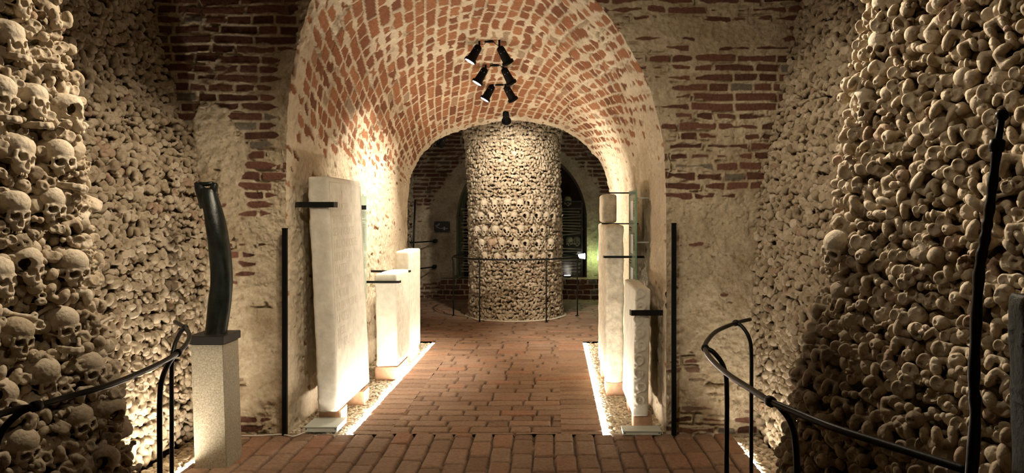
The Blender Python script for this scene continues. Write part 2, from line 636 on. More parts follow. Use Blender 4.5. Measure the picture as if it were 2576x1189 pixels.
def scatter(surf, s0, s1, z0, z1, wts, pile, pitch=.050, avoid=(), camtilt=.8, zfun=None, layers=2, scale=1.0, depth_j=.012):
    out = []
    wts = wts / wts.sum()
    for layer in range(layers):
        nrow = int((z1 - z0) / pitch)
        for r in range(nrow):
            s = s0 - rng.uniform(0, .06)
            while s < s1:
                t = int(rng.choice(len(TYPES), p=wts))
                sc = float(np.clip(rng.normal(1.0, .13), .72, 1.3)) * scale
                w = TYPES[t][2] * sc
                roll = rng.normal(0, .45) + (PI if rng.random() < .45 else 0)
                if t in (3, 6, 7) or rng.random() < .25: roll = rng.uniform(0, 2 * PI)
                weff = w * (abs(math.cos(roll)) * .8 + .2) if t != 10 else w
                sp = s + weff * .5
                s += weff * .93
                z = z0 + (r + .5 * layer) * pitch + rng.normal(0, .009)
                p, n = surf(sp, z)
                bad = False
                for q, rad in avoid:
                    if np.linalg.norm((p - q) * np.array([1, 1, 1.0])) < rad: bad = True; break
                if bad and layer == 0: continue
                if bad and np.linalg.norm(p - q) < rad * .6: continue
                tc = CAM - p; tc[2] *= .5; tc /= np.linalg.norm(tc)
                nn = n + tc * camtilt + rng.normal(0, .14, 3)
                pl = Place()
                pl.t = t; pl.R = frame_of(nn, roll); pl.layer = layer; pl.row = r; pl.s = sp; pl.z = z
                pl.pos = p + n / np.linalg.norm(n) * (rng.normal(0, depth_j) - .060 * layer)
                a = rng.uniform(.9, 1.12, 3) * sc
                if rng.random() < .5: a[0] = -a[0]
                pl.sc = a
                tn = rng.random()
                pl.tone = float(np.clip(rng.normal(.5, .17), .05, .86)) if tn < .965 else float(rng.uniform(.9, 1))
                pl.seed = int(rng.integers(0, 3)); pl.pile = pile
                pl.d = float(pl.pos[1])
                pl.px = (VX + pl.pos[0] / pl.d * F, VY - (pl.pos[2] - CH) / pl.d * F) if pl.d > .3 else (-9999, 0)
                out.append(pl)
    return out


def build_stuff(name, places, hfun, mat=M_BONES):
    Vs, Qs, Ts, n = [], [], [], 0
    for p in places:
        V, Q = bone_geo(p.t, hfun(p), p.seed)
        W = (V * p.sc) @ p.R.T + p.pos
        if np.prod(p.sc) < 0: Q = Q[:, ::-1]
        Vs.append(W.astype(np.float32)); Qs.append(Q + n); Ts.append(np.full(len(V), p.tone, np.float32)); n += len(V)
    me = mesh_np(name, np.concatenate(Vs), np.concatenate(Qs), mat, {'tone': np.concatenate(Ts)})
    return obj(name, me)


# ------------------------------------------------------------------ skulls
def skull_geo(h, variant):
    g = G((-.084, -.1, -.178), (.084, .112, .034), h)
    d = g.ell((0, .032, -.078), (.069, .067, .090))
    d = smin(d, g.ell((0, .036, -.030), (.057, .052, .046)), .02)
    d = smin(d, g.cap((-.036, .003, .004), (.036, .003, .004), .0115), .012)
    d = smin(d, g.ell((0, -.030, -.016), (.043, .046, .032)), .012)
    d = smin(d, g.ell((0, -.062, -.006), (.030, .025, .030)), .012)
    for sx in (-1, 1):
        d = smin(d, g.ell((sx * .045, -.031, -.006), (.016, .014, .014)), .008)
        d = smin(d, g.cap((sx * .052, -.029, -.014), (sx * .066, -.022, -.062), .0046), .005)
        d = smin(d, g.cap((sx * .051, .004, -.006), (sx * .050, -.03, -.004), .0085), .006)
        d = smin(d, g.ell((sx * .052, -.035, -.085), (.016, .024, .018)), .012)
    for sx in (-1, 1):
        d = smax(d, -g.ell((sx * .0265, -.0125, .006), (.0192, .0172, .075)), .003)
        d = smax(d, -g.ell((sx * .079, -.006, -.030), (.022, .030, .028)), .008)
    d = smin(d, g.cap((0, .0, .010), (0, -.022, .018), .0058), .006)
    nose = smin(g.ell((-.006, -.047, .014), (.0085, .014, .032)), g.ell((.006, -.047, .014), (.0085, .014, .032)), .006)
    nose = smin(nose, g.ell((0, -.034, .016), (.0065, .014, .03)), .006)
    d = smax(d, -nose, .003)
    d = smax(d, -g.ell((0, .030, -.080), (.056, .054, .070)), .004)
    d = smax(d, -g.ell((0, -.045, -.040), (.017, .022, .040)), .004)
    d = smax(d, -(g.y + .084), .004)
    if variant == 1:
        d = smax(d, -(g.ell((.03, -.085, .01), (.055, .042, .06)) + .02 * g.noise(40, 5)), .004)
    if variant == 2:
        d = smax(d, -(g.ell((-.045, .02, .0), (.028, .032, .05)) + .02 * g.noise(40, 8)), .004)
    d = d + .004 * g.noise(45, 31 + variant, 3) + .002 * g.noise(110, 41 + variant, 2)
    return g.mesh(d)


def teeth_geo(seed):
    g = G((-.034, -.1, -.03), (.034, -.074, .032), .0019)
    r = np.random.default_rng(seed)
    d = None
    for i, a in enumerate(np.linspace(-1.25, 1.25, 11)):
        if r.random() < .35: continue
        x, z = .0265 * math.sin(a), -.012 + .030 * math.cos(a)
        k = g.ell((x, -.0855, z), (.0036, .0078, .0032))
        d = k if d is None else np.minimum(d, k)
    return g.mesh(d)


def jaw_geo(h):
    g = G((-.066, -.03, -.085), (.066, .055, .034), h)
    d = None
    pts = [(-.050, .0, -.055), (-.040, -.006, -.015), (-.022, -.010, .012), (0, -.012, .020), (.022, -.010, .012), (.040, -.006, -.015), (.050, .0, -.055)]
    for a, b in zip(pts[:-1], pts[1:]):
        for dy, rr in ((0, .0095), (.012, .0075)):
            k = g.cap((a[0], a[1] + dy, a[2]), (b[0], b[1] + dy, b[2]), rr)
            d = k if d is None else smin(d, k, .006)
    for sx in (-1, 1):
        d = smin(d, g.cap((sx * .050, .004, -.050), (sx * .054, .042, -.066), .0085), .01)
    d = d + .003 * g.noise(60, 77, 2)
    return g.mesh(d)


SKULL_ME = {}


def skull_mesh(lod, variant):
    k = (lod, variant)
    if k not in SKULL_ME:
        V, Q = skull_geo(.0030 if lod == 0 else .0052, variant)
        SKULL_ME[k] = mesh_np('skull', V, Q, M_BONE)
    return SKULL_ME[k]


TEETH_ME = [mesh_np('teeth', *teeth_geo(s), M_TEETH) for s in (3, 8)]
JAW_ME = mesh_np('jaw_bone', *jaw_geo(.0032), M_BONE)


def mat4(pos, R, sc):
    M = np.eye(4)
    M[:3, :3] = R * np.asarray(sc)[None, :]
    M[:3, 3] = pos
    return Matrix([list(map(float, r)) for r in M])


def add_skull(pos, n, label, group, lod=0, variant=0, sc=1.0, tone=.8, roll=0.0, pitch=0.0, yaw=0.0, name='skull'):
    R = frame_of(np.asarray(n, float), roll)
    cy, sy, cp, sp = math.cos(yaw), math.sin(yaw), math.cos(pitch), math.sin(pitch)
    R = R @ np.array([[cy, 0, sy], [0, 1, 0], [-sy, 0, cy]]) @ np.array([[1, 0, 0], [0, cp, -sp], [0, sp, cp]])
    o = obj(name, skull_mesh(lod, variant))
    o.matrix_world = mat4(pos, R, (sc, sc, sc))
    o['tone'] = float(tone)
    tag(o, label, 'skull', group)
    if lod == 0 and variant != 1:
        t = obj('teeth', TEETH_ME[int(rng.integers(0, 2))], o)
    return o


def add_jaw(pos, n, label, sc=1.0, tone=.75, roll=0.0):
    o = obj('jaw_bone', JAW_ME)
    o.matrix_world = mat4(pos, frame_of(np.asarray(n, float), roll), (sc, sc, sc))
    o['tone'] = tone
    return tag(o, label, 'bone', 'loose lower jaws under the skulls')


# ------------------------------------------------------------------ bone wall surfaces
LXC = (np.array([0, .57, 1.16, 1.61, 2.05, 2.5, 3.4]), np.array([-1.78, -1.90, -2.02, -2.06, -2.11, -2.22, -2.50]))
RXC = (np.array([0, .445, .713, 1.16, 1.61, 2.05, 2.5, 3.4]), np.array([.90, .98, 1.02, 1.17, 1.226, 1.29, 1.35, 1.62]))
LRX = (np.array([0, .72, 1.36, 1.92, 2.33, 3.03, 3.6]), np.array([-2.47, -2.44, -2.42, -2.49, -2.63, -2.80, -2.98]))
RRX = (np.array([0, .72, 1.36, 1.92, 2.33, 3.03, 3.6]), np.array([1.41, 1.395, 1.40, 1.47, 1.58, 1.72, 1.90]))
LYC, RYC, LA, RA = 3.35, 3.30, .33, .45
ROUND = .13


def slope(tab, z):
    return (np.interp(z + .1, *tab) - np.interp(z - .1, *tab)) / .2


def surf_pier(side):
    tab, yc, a = (LXC, LYC, LA) if side < 0 else (RXC, RYC, RA)
    L = math.hypot(1, a)
    fn = np.array([1, -a, 0]) / L if side < 0 else np.array([-1, -a, 0]) / L   # face normal
    td = np.array([a, 1, 0]) / L if side < 0 else np.array([-a, 1, 0]) / L     # travel direction (away from camera)

    def S(s, z):
        # s<=0 along face up to the corner; s>0 round the corner
        xc = np.interp(z, *tab)
        dz = slope(tab, z)
        base = np.array([xc, yc, z]) - fn * .02 - td * ROUND * .6
        if s <= 0:
            p = base + td * s; n = fn.copy()
        else:
            ang = min(s / ROUND, 1.9)
            cen = base - fn * ROUND
            n = fn * math.cos(ang) + td * math.sin(ang)
            p = cen + n * ROUND
            if s / ROUND > 1.9:
                tt = -fn * math.sin(1.9) + td * math.cos(1.9)
                p = p + tt * (s - 1.9 * ROUND)
        n = n + np.array([0, 0, -dz * (n[0])])
        return p, n / np.linalg.norm(n)
    return S


def surf_recess(side):
    tab = LRX if side < 0 else RRX

    def S(s, z):   # s = Y
        x = np.interp(z, *tab) + side * .05 * (5.2 - s)
        n = np.array([-side, 0, 0.0])
        n[2] = -slope(tab, z) * n[0]
        return np.array([x, s, z]), n / np.linalg.norm(n)
    return S


def pier_hit(side, px, py):
    S = surf_pier(side)
    best = None
    for s in np.linspace(-1.6, .25, 220):
        z = 1.5
        for _ in range(4):
            p, n = S(s, z)
            z = CH - (py - VY) / F * p[1]
        p, n = S(s, z)
        e = abs(VX + p[0] / p[1] * F - px)
        if best is None or e < best[0]: best = (e, p, n)
    return best[1], best[2]


# ------------------------------------------------------------------ front wall (with the arch), vault, floor
FY, BY = 5.2, 9.5
fl = [(720, 1090), (720, 800), (720, 600), (720, 440), (722, 300), (733, 200), (752, 100), (785, 0), (835, -70), (920, -130), (1040, -195), (1190, -218),
      (1330, -182), (1430, -80), (1510, 15), (1560, 80), (1590, 133), (1622, 190), (1645, 258), (1667, 350), (1674, 440), (1676, 600), (1676, 800), (1676, 1090)]
fb = [(1022, 840), (1022, 700), (1023, 570), (1026, 481), (1032, 445), (1044, 418), (1064, 386), (1093, 357), (1122, 341), (1155, 327), (1217, 312), (1290, 302),
      (1364, 311), (1405, 322), (1433, 336), (1475, 366), (1497, 390), (1511, 409), (1527, 448), (1535, 480), (1539, 520), (1541, 600), (1542, 700), (1542, 840)]
FP = np.array([at(x, y, FY) for x, y in fl])[:, [0, 2]]
BP = np.array([at(x, y, BY) for x, y in fb])[:, [0, 2]]
FP[0, 1] = FP[-1, 1] = BP[0, 1] = BP[-1, 1] = -.06
FPs, BPs = spline(FP, 24), spline(BP, 24)
CROWN = FPs[:, 1].max()


def vault():
    nv = 540
    nu = 800
    # resample both curves by matched control parameter but evenly on the front curve
    L = np.concatenate([[0], np.cumsum(np.hypot(*np.diff(.5 * (FPs + BPs), axis=0).T))])
    u = np.linspace(0, L[-1], nu)
    f = np.stack([np.interp(u, L, FPs[:, k]) for k in (0, 1)], -1)
    b = np.stack([np.interp(u, L, BPs[:, k]) for k in (0, 1)], -1)
    t = np.linspace(0, 1, nv)
    XZ = f[:, None] * (1 - t)[None, :, None] + b[:, None] * t[None, :, None]
    Y = np.broadcast_to((FY + t * (BY - FY))[None, :], (nu, nv))
    P = np.stack([XZ[..., 0], Y, XZ[..., 1]], -1)
    du = np.gradient(P, axis=0); dv = np.gradient(P, axis=1)
    n = np.cross(du, dv); n /= np.linalg.norm(n, axis=-1)[..., None]
    cen = np.array([-.55, 7.0, 1.2])
    sgn = np.sign(((cen - P) * n * np.array([1, 0, 1])).sum(-1, keepdims=True)); n = n * sgn
    U = np.broadcast_to(u[:, None], (nu, nv)) * 1.0
    Vv = (Y - FY) * 1.0
    z = P[..., 2]
    nz = fbm(U * 2.2, Vv * 2.2, 0, 77, 3)
    cover = .15 + .95 * sstep(2.42, 1.90, z + (nz - .5) * .9) + (nz - .5) * .6
    cover = np.maximum(cover, sstep(9.28, 9.42, Y + (nz - .5) * .12) * 1.0)            # plaster collar round the far opening
    cover = np.maximum(cover, .72 * sstep(5.55, 5.25, Y + (nz - .5) * .4) * (P[..., 0] < -.9))
    right = sstep(-.4, .5, P[..., 0])
    cover = cover + .14 * right
    ua = U + .22 * (Vv)                                                     # slightly skewed courses
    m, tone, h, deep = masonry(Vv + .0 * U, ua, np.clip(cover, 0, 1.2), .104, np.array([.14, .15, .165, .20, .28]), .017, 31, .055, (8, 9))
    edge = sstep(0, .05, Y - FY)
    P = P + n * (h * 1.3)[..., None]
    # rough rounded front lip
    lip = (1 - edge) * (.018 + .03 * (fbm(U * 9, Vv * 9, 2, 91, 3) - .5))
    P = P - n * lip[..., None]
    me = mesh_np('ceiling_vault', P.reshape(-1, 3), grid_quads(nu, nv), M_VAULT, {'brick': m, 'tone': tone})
    o = obj('ceiling', me)
    tag(o, 'brick barrel arch with worn cream plaster over the passage', 'vault', kind='structure')


def front_wall():
    k = int(np.argmax(FPs[:, 1]))
    parts = []; A = {'brick': [], 'tone': []}
    for side in (-1, 1):
        prof = FPs[:k + 1] if side < 0 else FPs[k:][::-1]
        zz = np.linspace(-.05, CROWN, 700)
        xp = np.interp(zz, prof[:, 1], prof[:, 0])
        x_out = -3.3 if side < 0 else 2.2
        nu = 270
        t = np.linspace(0, 1, nu)
        X = x_out + (xp[None, :] - x_out) * t[:, None]
        Z = np.broadcast_to(zz[None, :], X.shape) * 1.0
        px = VX + X / FY * F; py = VY - (Z - CH) / FY * F
        nz = fbm(X * 2.4, Z * 2.4, 3, 5, 4) - .5
        n2 = fbm(X * 5, Z * 5, 6, 6, 3) - .5
        cov = (.12 if side < 0 else .27) + .35 * nz
        cov = np.maximum(cov, 1.05 * sstep(455, 560, py + nz * 200) - .1 * (py < 560))
        if side < 0:
            patch = sstep(1.2, .8, np.hypot((px - 545 - .18 * (py - 380)) / 56, (py - 385) / 125) + n2 * 1.5)
            cov = np.maximum(cov, patch * 1.05)
            cov = np.maximum(cov, .75 * sstep(640, 560, px + n2 * 60) * sstep(380, 470, py))
            cov = cov + .85 * sstep(52, 0, VX + xp[None, :] / FY * F - px + 60 * n2)
        else:
            patch = sstep(1.2, .7, np.hypot((px - 1720) / 190, (py - 85) / 42) + n2 * .8)
            cov = np.maximum(cov, patch * .95)
            patch = sstep(1.2, .7, np.hypot((px - 1900) / 110, (py - 80) / 40) + n2 * .8)
            cov = np.maximum(cov, patch * .9)
            cov = cov + .25 * sstep(60, 0, px - (VX + xp[None, :] / FY * F) + 60 * n2)
        # bare bricks again near the floor, and stray bricks showing through
        cov = cov - .62 * sstep(985, 1050, py + n2 * 90)
        cov = cov - .55 * sstep(.66, .74, fbm(X * 4.2, Z * 5.5, 8, 63, 2))
        m, tone, h, deep = masonry(X, Z, np.clip(cov, -.1, 1.3), .0680, np.array([.145, .15, .285, .29, .17]), .0155, 11, .034, (5, 15))
        rub = sstep(900, 960, py + nz * 60) * sstep(1060, 1000, py)
        h = h + rub * .05 * (fbm(X * 7, Z * 8, 1, 44, 3) - .55)
        h = h * 1.4
        Y = FY - h
        V = np.stack([X, Y, Z], -1).reshape(-1, 3)
        parts.append((V, grid_quads(X.shape[0], X.shape[1], 0, side > 0)))
        A['brick'].append(m.ravel() * (1 - .5 * rub.ravel())); A['tone'].append(tone.ravel())
    # plain wall above the crown
    X, Z = np.meshgrid(np.linspace(-3.3, 2.2, 60), np.linspace(CROWN, 4.3, 10), indexing='ij')
    parts.append((np.stack([X, np.full_like(X, FY), Z], -1).reshape(-1, 3), grid_quads(60, 10)))
    A['brick'].append(np.zeros(X.size)); A['tone'].append(np.zeros(X.size))
    V, Q = join_np(parts)
    o = obj('wall_front', mesh_np('wall_front', V, Q, M_WALL, {k: np.concatenate(v) for k, v in A.items()}))
    tag(o, 'brick wall with crumbling plaster around the arch', 'wall', kind='structure')


PXL, PXR = -1.407, .338       # inner edges of the two gravel beds
PE = 8.86                     # far end of the beds
RPL, RPR = -2.22, 1.225       # edges of the gravel beds under the bone recesses


def floor_build():
    parts = []; A = {'brick': [], 'tone': []}

    def add(x0, x1, y0, y1, res, fn, seed, drop=0):
        nx, ny = max(2, int((x1 - x0) / res)), max(2, int((y1 - y0) / res))
        X, Y = np.meshgrid(np.linspace(x0, x1, nx), np.linspace(y0, y1, ny), indexing='ij')
        u, v, pitch, lens = fn(X, Y)
        dist, rid, rid2 = bricks(u, v, pitch, lens, .009, seed, .004)
        nz = fbm(X * 14, Y * 14, 2, seed + 1, 4) - .5
        d = dist - (fbm(X * 9, Y * 9, 4, seed + 2, 3) - .5) * .008
        m = sstep(-.001, .005, d)
        z = m * (.004 + (rid - .5) * .008 + nz * .007 + np.clip(dist, 0, .02) * .12) - (1 - m) * (.018)
        parts.append((np.stack([X, Y, z], -1).reshape(-1, 3), grid_quads(nx, ny)))
        A['brick'].append(np.clip(m.ravel(), 0, 1)); A['tone'].append(np.clip(rid.ravel() * .8 + .2 * rid2.ravel(), 0, 1))
    cols = lambda X, Y: (Y, X + .02 * (Y - 5), .138, np.array([.27, .285]))
    rows = lambda X, Y: (X, Y, .145, np.array([.15, .29, .29, .30]))
    strip = lambda X, Y: (X, Y, .146, np.array([.9, .95]))
    add(RPL, RPR, .9, FY - .03, .011, cols, 3)
    add(-2.9, RPL, .9, 3.6, .02, cols, 3)
    add(RPR, 2.4, .9, 3.6, .02, cols, 3)
    add(-1.15, .05, FY - .03, PE, .010, rows, 4)
    add(PXL, -1.15, FY - .03, PE, .010, strip, 5)
    add(.05, PXR, FY - .03, PE, .010, strip, 6)
    add(-4.2, 3.0, PE, 15.0, .022, rows, 7)
    V, Q = join_np(parts)
    o = obj('floor', mesh_np('floor', V, Q, M_FLOOR, {k: np.concatenate(v) for k, v in A.items()}))
    tag(o, 'worn reddish brick paving', 'floor', kind='structure')
    # bottoms of the beds
    V = []; Fs = []
    for x0, x1, y0, y1 in ((-1.98, PXL, 5.1, PE), (PXR, .9, 5.1, PE), (-2.7, RPL, 3.4, 5.3), (RPR, 1.7, 3.4, 5.3)):
        k = len(V)
        V += [(x0, y0, -.05), (x1, y0, -.05), (x1, y1, -.05), (x0, y1, -.05)]
        Fs.append((k, k + 1, k + 2, k + 3))
    o = obj('floor_bed', polymesh('floor_bed', V, Fs, M_BACK)); tag(o, 'earth under the gravel beds', 'floor', kind='structure')


vault(); front_wall(); floor_build()


# ------------------------------------------------------------------ gravel
def pebble_base(k):
    r = np.random.default_rng(k)
    n, m = 7, 6
    th = np.linspace(0, PI, m); ph = np.linspace(0, 2 * PI, n, endpoint=False)
    T, Pp = np.meshgrid(th, ph, indexing='ij')
    d = np.stack([np.sin(T) * np.cos(Pp), np.sin(T) * np.sin(Pp), np.cos(T)], -1)
    d = d * (1 + (vnoise(d[..., 0] * 1.5 + 9, d[..., 1] * 1.5 + 9, d[..., 2] * 1.5 + k, k)[..., None] - .5) * .5)
    Q = []
    for i in range(m - 1):
        for j in range(n):
            Q.append((i * n + j, (i + 1) * n + j, (i + 1) * n + (j + 1) % n, i * n + (j + 1) % n))
    return d.reshape(-1, 3), np.array(Q)


PEB = [pebble_base(k) for k in range(4)]


def gravel(x0, x1, y0, y1, sp, label, size=.014):
    Vs, Qs, Ts, n = [], [], [], 0
    for layer in (0, 1):
        for x in np.arange(x0, x1, sp):
            for y in np.arange(y0, y1, sp):
                V, Q = PEB[int(rng.integers(0, 4))]
                s = size * rng.uniform(.7, 1.35) * np.array([1.25, .95, .6])
                a = rng.uniform(0, 2 * PI); c, si = math.cos(a), math.sin(a)
                W = V * s
                W = np.stack([W[:, 0] * c - W[:, 1] * si, W[:, 0] * si + W[:, 1] * c, W[:, 2] + W[:, 0] * rng.uniform(-.3, .3)], -1)
                W += np.array([x + rng.uniform(-.6, .6) * sp, y + rng.uniform(-.6, .6) * sp, -.028 + layer * .009 + rng.uniform(-.004, .004)])
                Vs.append(W); Qs.append(Q + n); n += len(V)
                Ts.append(np.full(len(V), rng.random()))
    o = obj('gravel', mesh_np('gravel', np.concatenate(Vs), np.concatenate(Qs), M_GRAVEL, {'tone': np.concatenate(Ts)}))
    return tag(o, label, 'gravel', kind='stuff')


gravel(-1.86, PXL - .045, 5.2, PE, .024, 'bright gravel bed under the tall inscribed slab')
gravel(PXR + .045, .78, 5.2, PE, .024, 'bright gravel bed under the carved stone with the leaf border')
gravel(-2.46, RPL - .03, 3.7, 5.16, .030, 'gravel strip behind the stone pedestal', .018)
gravel(RPR + .03, 1.42, 3.5, 5.16, .030, 'pebble bed under the looped rail beside the bone wall', .018)


def led(x0, x1, y0, y1, z, label, em=None):
    root = obj('led_strip', box_me('led_strip', (x0, y0, z - .012), (x1, y1, z), M_WHITEBOX))
    tag(root, label, 'light strip')
    obj('diffuser', box_me('diffuser', (x0 + .003, y0 + .003, z), (x1 - .003, y1 - .003, z + .006), em or M_LED), root)
    return root


led(PXL - .045, PXL - .003, 5.19, PE - .01, -.012, 'glowing light strip along the gravel under the tall inscribed slab')
led(PXR + .003, PXR + .045, 5.19, PE - .01, -.012, 'glowing light strip along the gravel beneath the leaf-carved stone')
led(RPL - .028, RPL - .003, 3.75, 4.70, -.018, 'glowing light strip in the gravel behind the pedestal', M_LEDR)
led(RPR + .003, RPR + .028, 4.15, 5.05, -.018, 'short light strip in the pebbles by the looped rail', M_LEDS)


# ------------------------------------------------------------------ carved stones in the passage
def slab_mesh(name, w, l, hgt, mat, res=.014, rough_end=.010, rough_face=.0015, seed=1, face=+1, taper=None, relief=None, r=.012):
    """w: thickness (x), l: length (y), hgt (z, from 0); smooth face at x = face*w/2, rough elsewhere"""
    m = .03
    g = G((-w / 2 - m, -l / 2 - m, -m), (w / 2 + m, l / 2 + m, hgt + m), res)
    x = g.x
    if taper is not None:
        x = g.x - face * taper * (g.z / hgt - .5)
    gx = g.x; g.x = x
    d = g.box((0, 0, hgt / 2), (w / 2, l / 2, hgt / 2), r)
    g.x = gx
    smooth = sstep(w * .18, w * .42, x * face)
    n1 = g.noise(9, seed, 4); n2 = g.noise(30, seed + 3, 3)
    d = d + (n1 * 2.2 * rough_end + n2 * .9 * rough_end) * (1 - smooth) + (n2 * rough_face * 1.6 + n1 * rough_face) * smooth
    if relief is not None:
        d = relief(g, d)
    V, Q = surface_nets(d, g.lo, res)
    return mesh_np(name, V, Q, mat)


def text_obj(name, body, size, parent, loc, rot, mat, extrude=.0006, spacing=1.0, align='LEFT'):
    cu = bpy.data.curves.new(name, 'FONT')
    cu.body = body; cu.size = size; cu.extrude = extrude; cu.resolution_u = 2
    cu.space_character = spacing; cu.align_x = align
    cu.materials.append(mat)
    tmp = bpy.data.objects.new(name, cu)
    me = bpy.data.meshes.new_from_object(tmp)
    bpy.data.objects.remove(tmp); me.name = name
    o = obj(name, me, parent)
    o.location = loc; o.rotation_euler = rot
    return o


RX = (PI / 2, 0, PI / 2)     # lettering on a face looking toward +X

# tall slab, left
root = obj('gravestone', slab_mesh('gravestone', .145, .93, 1.70, M_STONE, seed=4, rough_end=.007, rough_face=.0006))
root.location = (-1.628, 5.36 + .465, .105); root.rotation_euler = (0, math.radians(-2.6), 0)
tag(root, 'tall cream inscribed stone slab leaning on the left wall under a flat iron clamp', 'gravestone')
lines = ['  I', 'LITERATE', 'INTELIGENT', 'SED INGRATE', 'HILLICNHOSTE', 'LIFE IN CIN', 'ELATET', 'LL ENGBEE', 'INSTILEI', 'ILLEN VICENE', 'UNSTEI V', 'RESIL', 'SENSIL O']
zt = 1.54
lines[0] = '          I'
text_obj('lettering', '\n'.join(lines), .092, root, (.0735, -.38, zt), RX, M_LETTER, .0006)
fr = []
for a, b in (((.0735, -.425, 1.66), (.0735, .425, 1.66)), ((.0735, -.425, 1.66), (.0735, -.425, .15)), ((.0735, .43, 1.66), (.0735, .43, .15))):
    fr.append(tube_np([a, b], .0018, 5))
obj('incised_border', mesh_np('incised_border', *join_np(fr), M_LETTER), root)


def clamp(name, pts, wid, thk, label):
    """flat iron bar bent through pts, vertical width wid"""
    P = np.asarray(pts, float); V = []; Fs = []
    for i, p in enumerate(P):
        t = P[min(i + 1, len(P) - 1)] - P[max(i - 1, 0)]
        nn = np.array([-t[1], t[0], 0]); nn /= np.linalg.norm(nn) + 1e-9
        for s, z in ((-1, -1), (1, -1), (1, 1), (-1, 1)):
            V.append(p + nn * thk * .5 * s + np.array([0, 0, wid * .5 * z]))
    for i in range(len(P) - 1):
        a = i * 4
        for k in range(4):
            Fs.append((a + k, a + (k + 1) % 4, a + 4 + (k + 1) % 4, a + 4 + k))
    Fs += [(0, 1, 2, 3), tuple(len(V) - 4 + k for k in (3, 2, 1, 0))]
    o = obj(name, polymesh(name, V, Fs, M_IRON, False, .0015, 1))
    return tag(o, label, 'bracket')


clamp('bracket', [(-1.88, 5.40, 1.60), (-1.83, 5.345, 1.60), (-1.58, 5.340, 1.60), (-1.572, 5.40, 1.60)], .040, .008, 'flat black iron clamp across the edge of the tall inscribed slab')
clamp('bracket', [(-1.85, 6.32, 1.585), (-1.60, 6.315, 1.585), (-1.585, 6.27, 1.585)], .036, .008, 'small dark clamp on the far edge of the tall inscribed slab')
clamp('bracket', [(-1.88, 6.89, .90), (-1.435, 6.885, .90), (-1.43, 6.94, .90)], .022, .010, 'thin iron bar across the end of the short thick stone')
clamp('bracket', [(-1.86, 7.56, .945), (-1.47, 7.55, .945), (-1.465, 7.60, .945)], .022, .010, 'dark clamp tip between the short thick stone and the stone behind it')

root = obj('gravestone', slab_mesh('gravestone', .20, .60, .855, M_STONE, seed=14, rough_end=.008, rough_face=.0015))
root.location = (-1.548, 6.90 + .30, .115); root.rotation_euler = (0, math.radians(-1.0), 0)
tag(root, 'short thick pale stone with cut lettering standing in front of a thinner one', 'gravestone')
text_obj('lettering', '\n'.join(['  V  L', 'A   I  E', 'N  V  VE', ' L  I  V', 'NV  I  L', 'V  A  VI', '', '   I   S', '   U  I']), .085, root, (.1015, -.25, .72), RX, M_LETTER, .0006)

root = obj('gravestone', slab_mesh('gravestone', .145, .64, 1.06, M_STONE, seed=24, rough_end=.006, rough_face=.0012))
root.location = (-1.555, 7.62 + .32, .085)
tag(root, 'pale stone slab furthest along the left gravel bed, next to the bone pillar room', 'gravestone')
text_obj('lettering', '\n'.join(['I   A', 'L  I   E', ' V  I', 'I  E  I', 'D  I', 'U   V']), .085, root, (.0735, -.24, .92), RX, M_LETTER, .0006)


def block(lo, hi, label):
    o = obj('support_block', box_me('support_block', lo, hi, M_BLOCK, .006))
    return tag(o, label, 'block')


block((-1.72, 5.44, -.05), (-1.56, 5.62, .105), 'brick block under the near foot of the tall inscribed slab')
block((-1.70, 6.02, -.05), (-1.54, 6.20, .10), 'brick block under the far foot of the tall inscribed slab')
block((-1.66, 6.90, -.05), (-1.45, 7.40, .115), 'pale brick under the short thick stone')
block((-1.63, 7.75, -.05), (-1.49, 8.2, .085), 'brick under the pale slab furthest along the left bed')

# right side stones
root = obj('gravestone', slab_mesh('gravestone', .155, 1.05, 1.335, M_STONEROUGH, seed=34, rough_end=.012, rough_face=.007, face=-1, r=.02))
root.location = (.515, 6.33 + .525, .10)
tag(root, 'weathered stone slab with chipped corner carrying a smaller block on its head', 'gravestone')
root = obj('stone_block', slab_mesh('stone_block', .135, .42, .262, M_STONEROUGH, seed=44, rough_end=.006, rough_face=.004, face=-1, r=.02))
root.location = (.505, 6.80 + .21, 1.447)
tag(root, 'small rounded stone block set on top of the weathered slab', 'stone')


def leaf_relief(g, d):
    # curling leaf ornament up the edge that looks into the near room
    yy = g.y + .40
    for i in range(9):
        z = .12 + i * .095
        c = (-.012, -.405, z)
        dd = np.hypot(g.x - c[0] - .012 * math.sin(i * 1.9), g.z - z)
        tor = np.hypot(dd - .030, (g.y + .405) * 1.0) - .0085
        arm = g.cap((-.045, -.405, z - .05), (-.012, -.408, z - .03), .008)
        d = smin(d, smin(tor, arm, .006), .008)
        d = smin(d, g.ell((-.010, -.402, z), (.011, .012, .013)), .005)
    return d


root = obj('gravestone', slab_mesh('gravestone', .110, .80, .905, M_STONE, res=.0085, seed=54, rough_end=.003, rough_face=.0006, face=-1, relief=leaf_relief, taper=-.02))
root.location = (.622, 5.29 + .40, .095)
tag(root, 'short stone slab with curling leaf carving on its near edge', 'gravestone')
block((.565, 5.30, -.05), (.70, 5.44, .095), 'brick block under the leaf-carved stone')
block((.58, 5.80, -.05), (.68, 5.98, .095), 'brick hidden in light under the far foot of the leaf-carved stone')
block((.445, 6.34, -.05), (.60, 6.60, .10), 'pale block under the weathered slab')
block((.445, 7.0, -.05), (.60, 7.2, .10), 'block under the far end of the weathered slab')
clamp('bracket', [(.80, 5.27, .835), (.545, 5.262, .835), (.54, 5.30, .835)], .040, .010, 'black flat clamp across the leaf-carved stone')
clamp('bracket', [(.80, 6.29, 1.168), (.423, 6.285, 1.168), (.42, 6.32, 1.168)], .020, .010, 'iron bar across the middle of the weathered slab')
clamp('bracket', [(.80, 6.74, 1.441), (.43, 6.735, 1.441)], .011, .05, 'iron bar between the weathered slab and the block on its head')
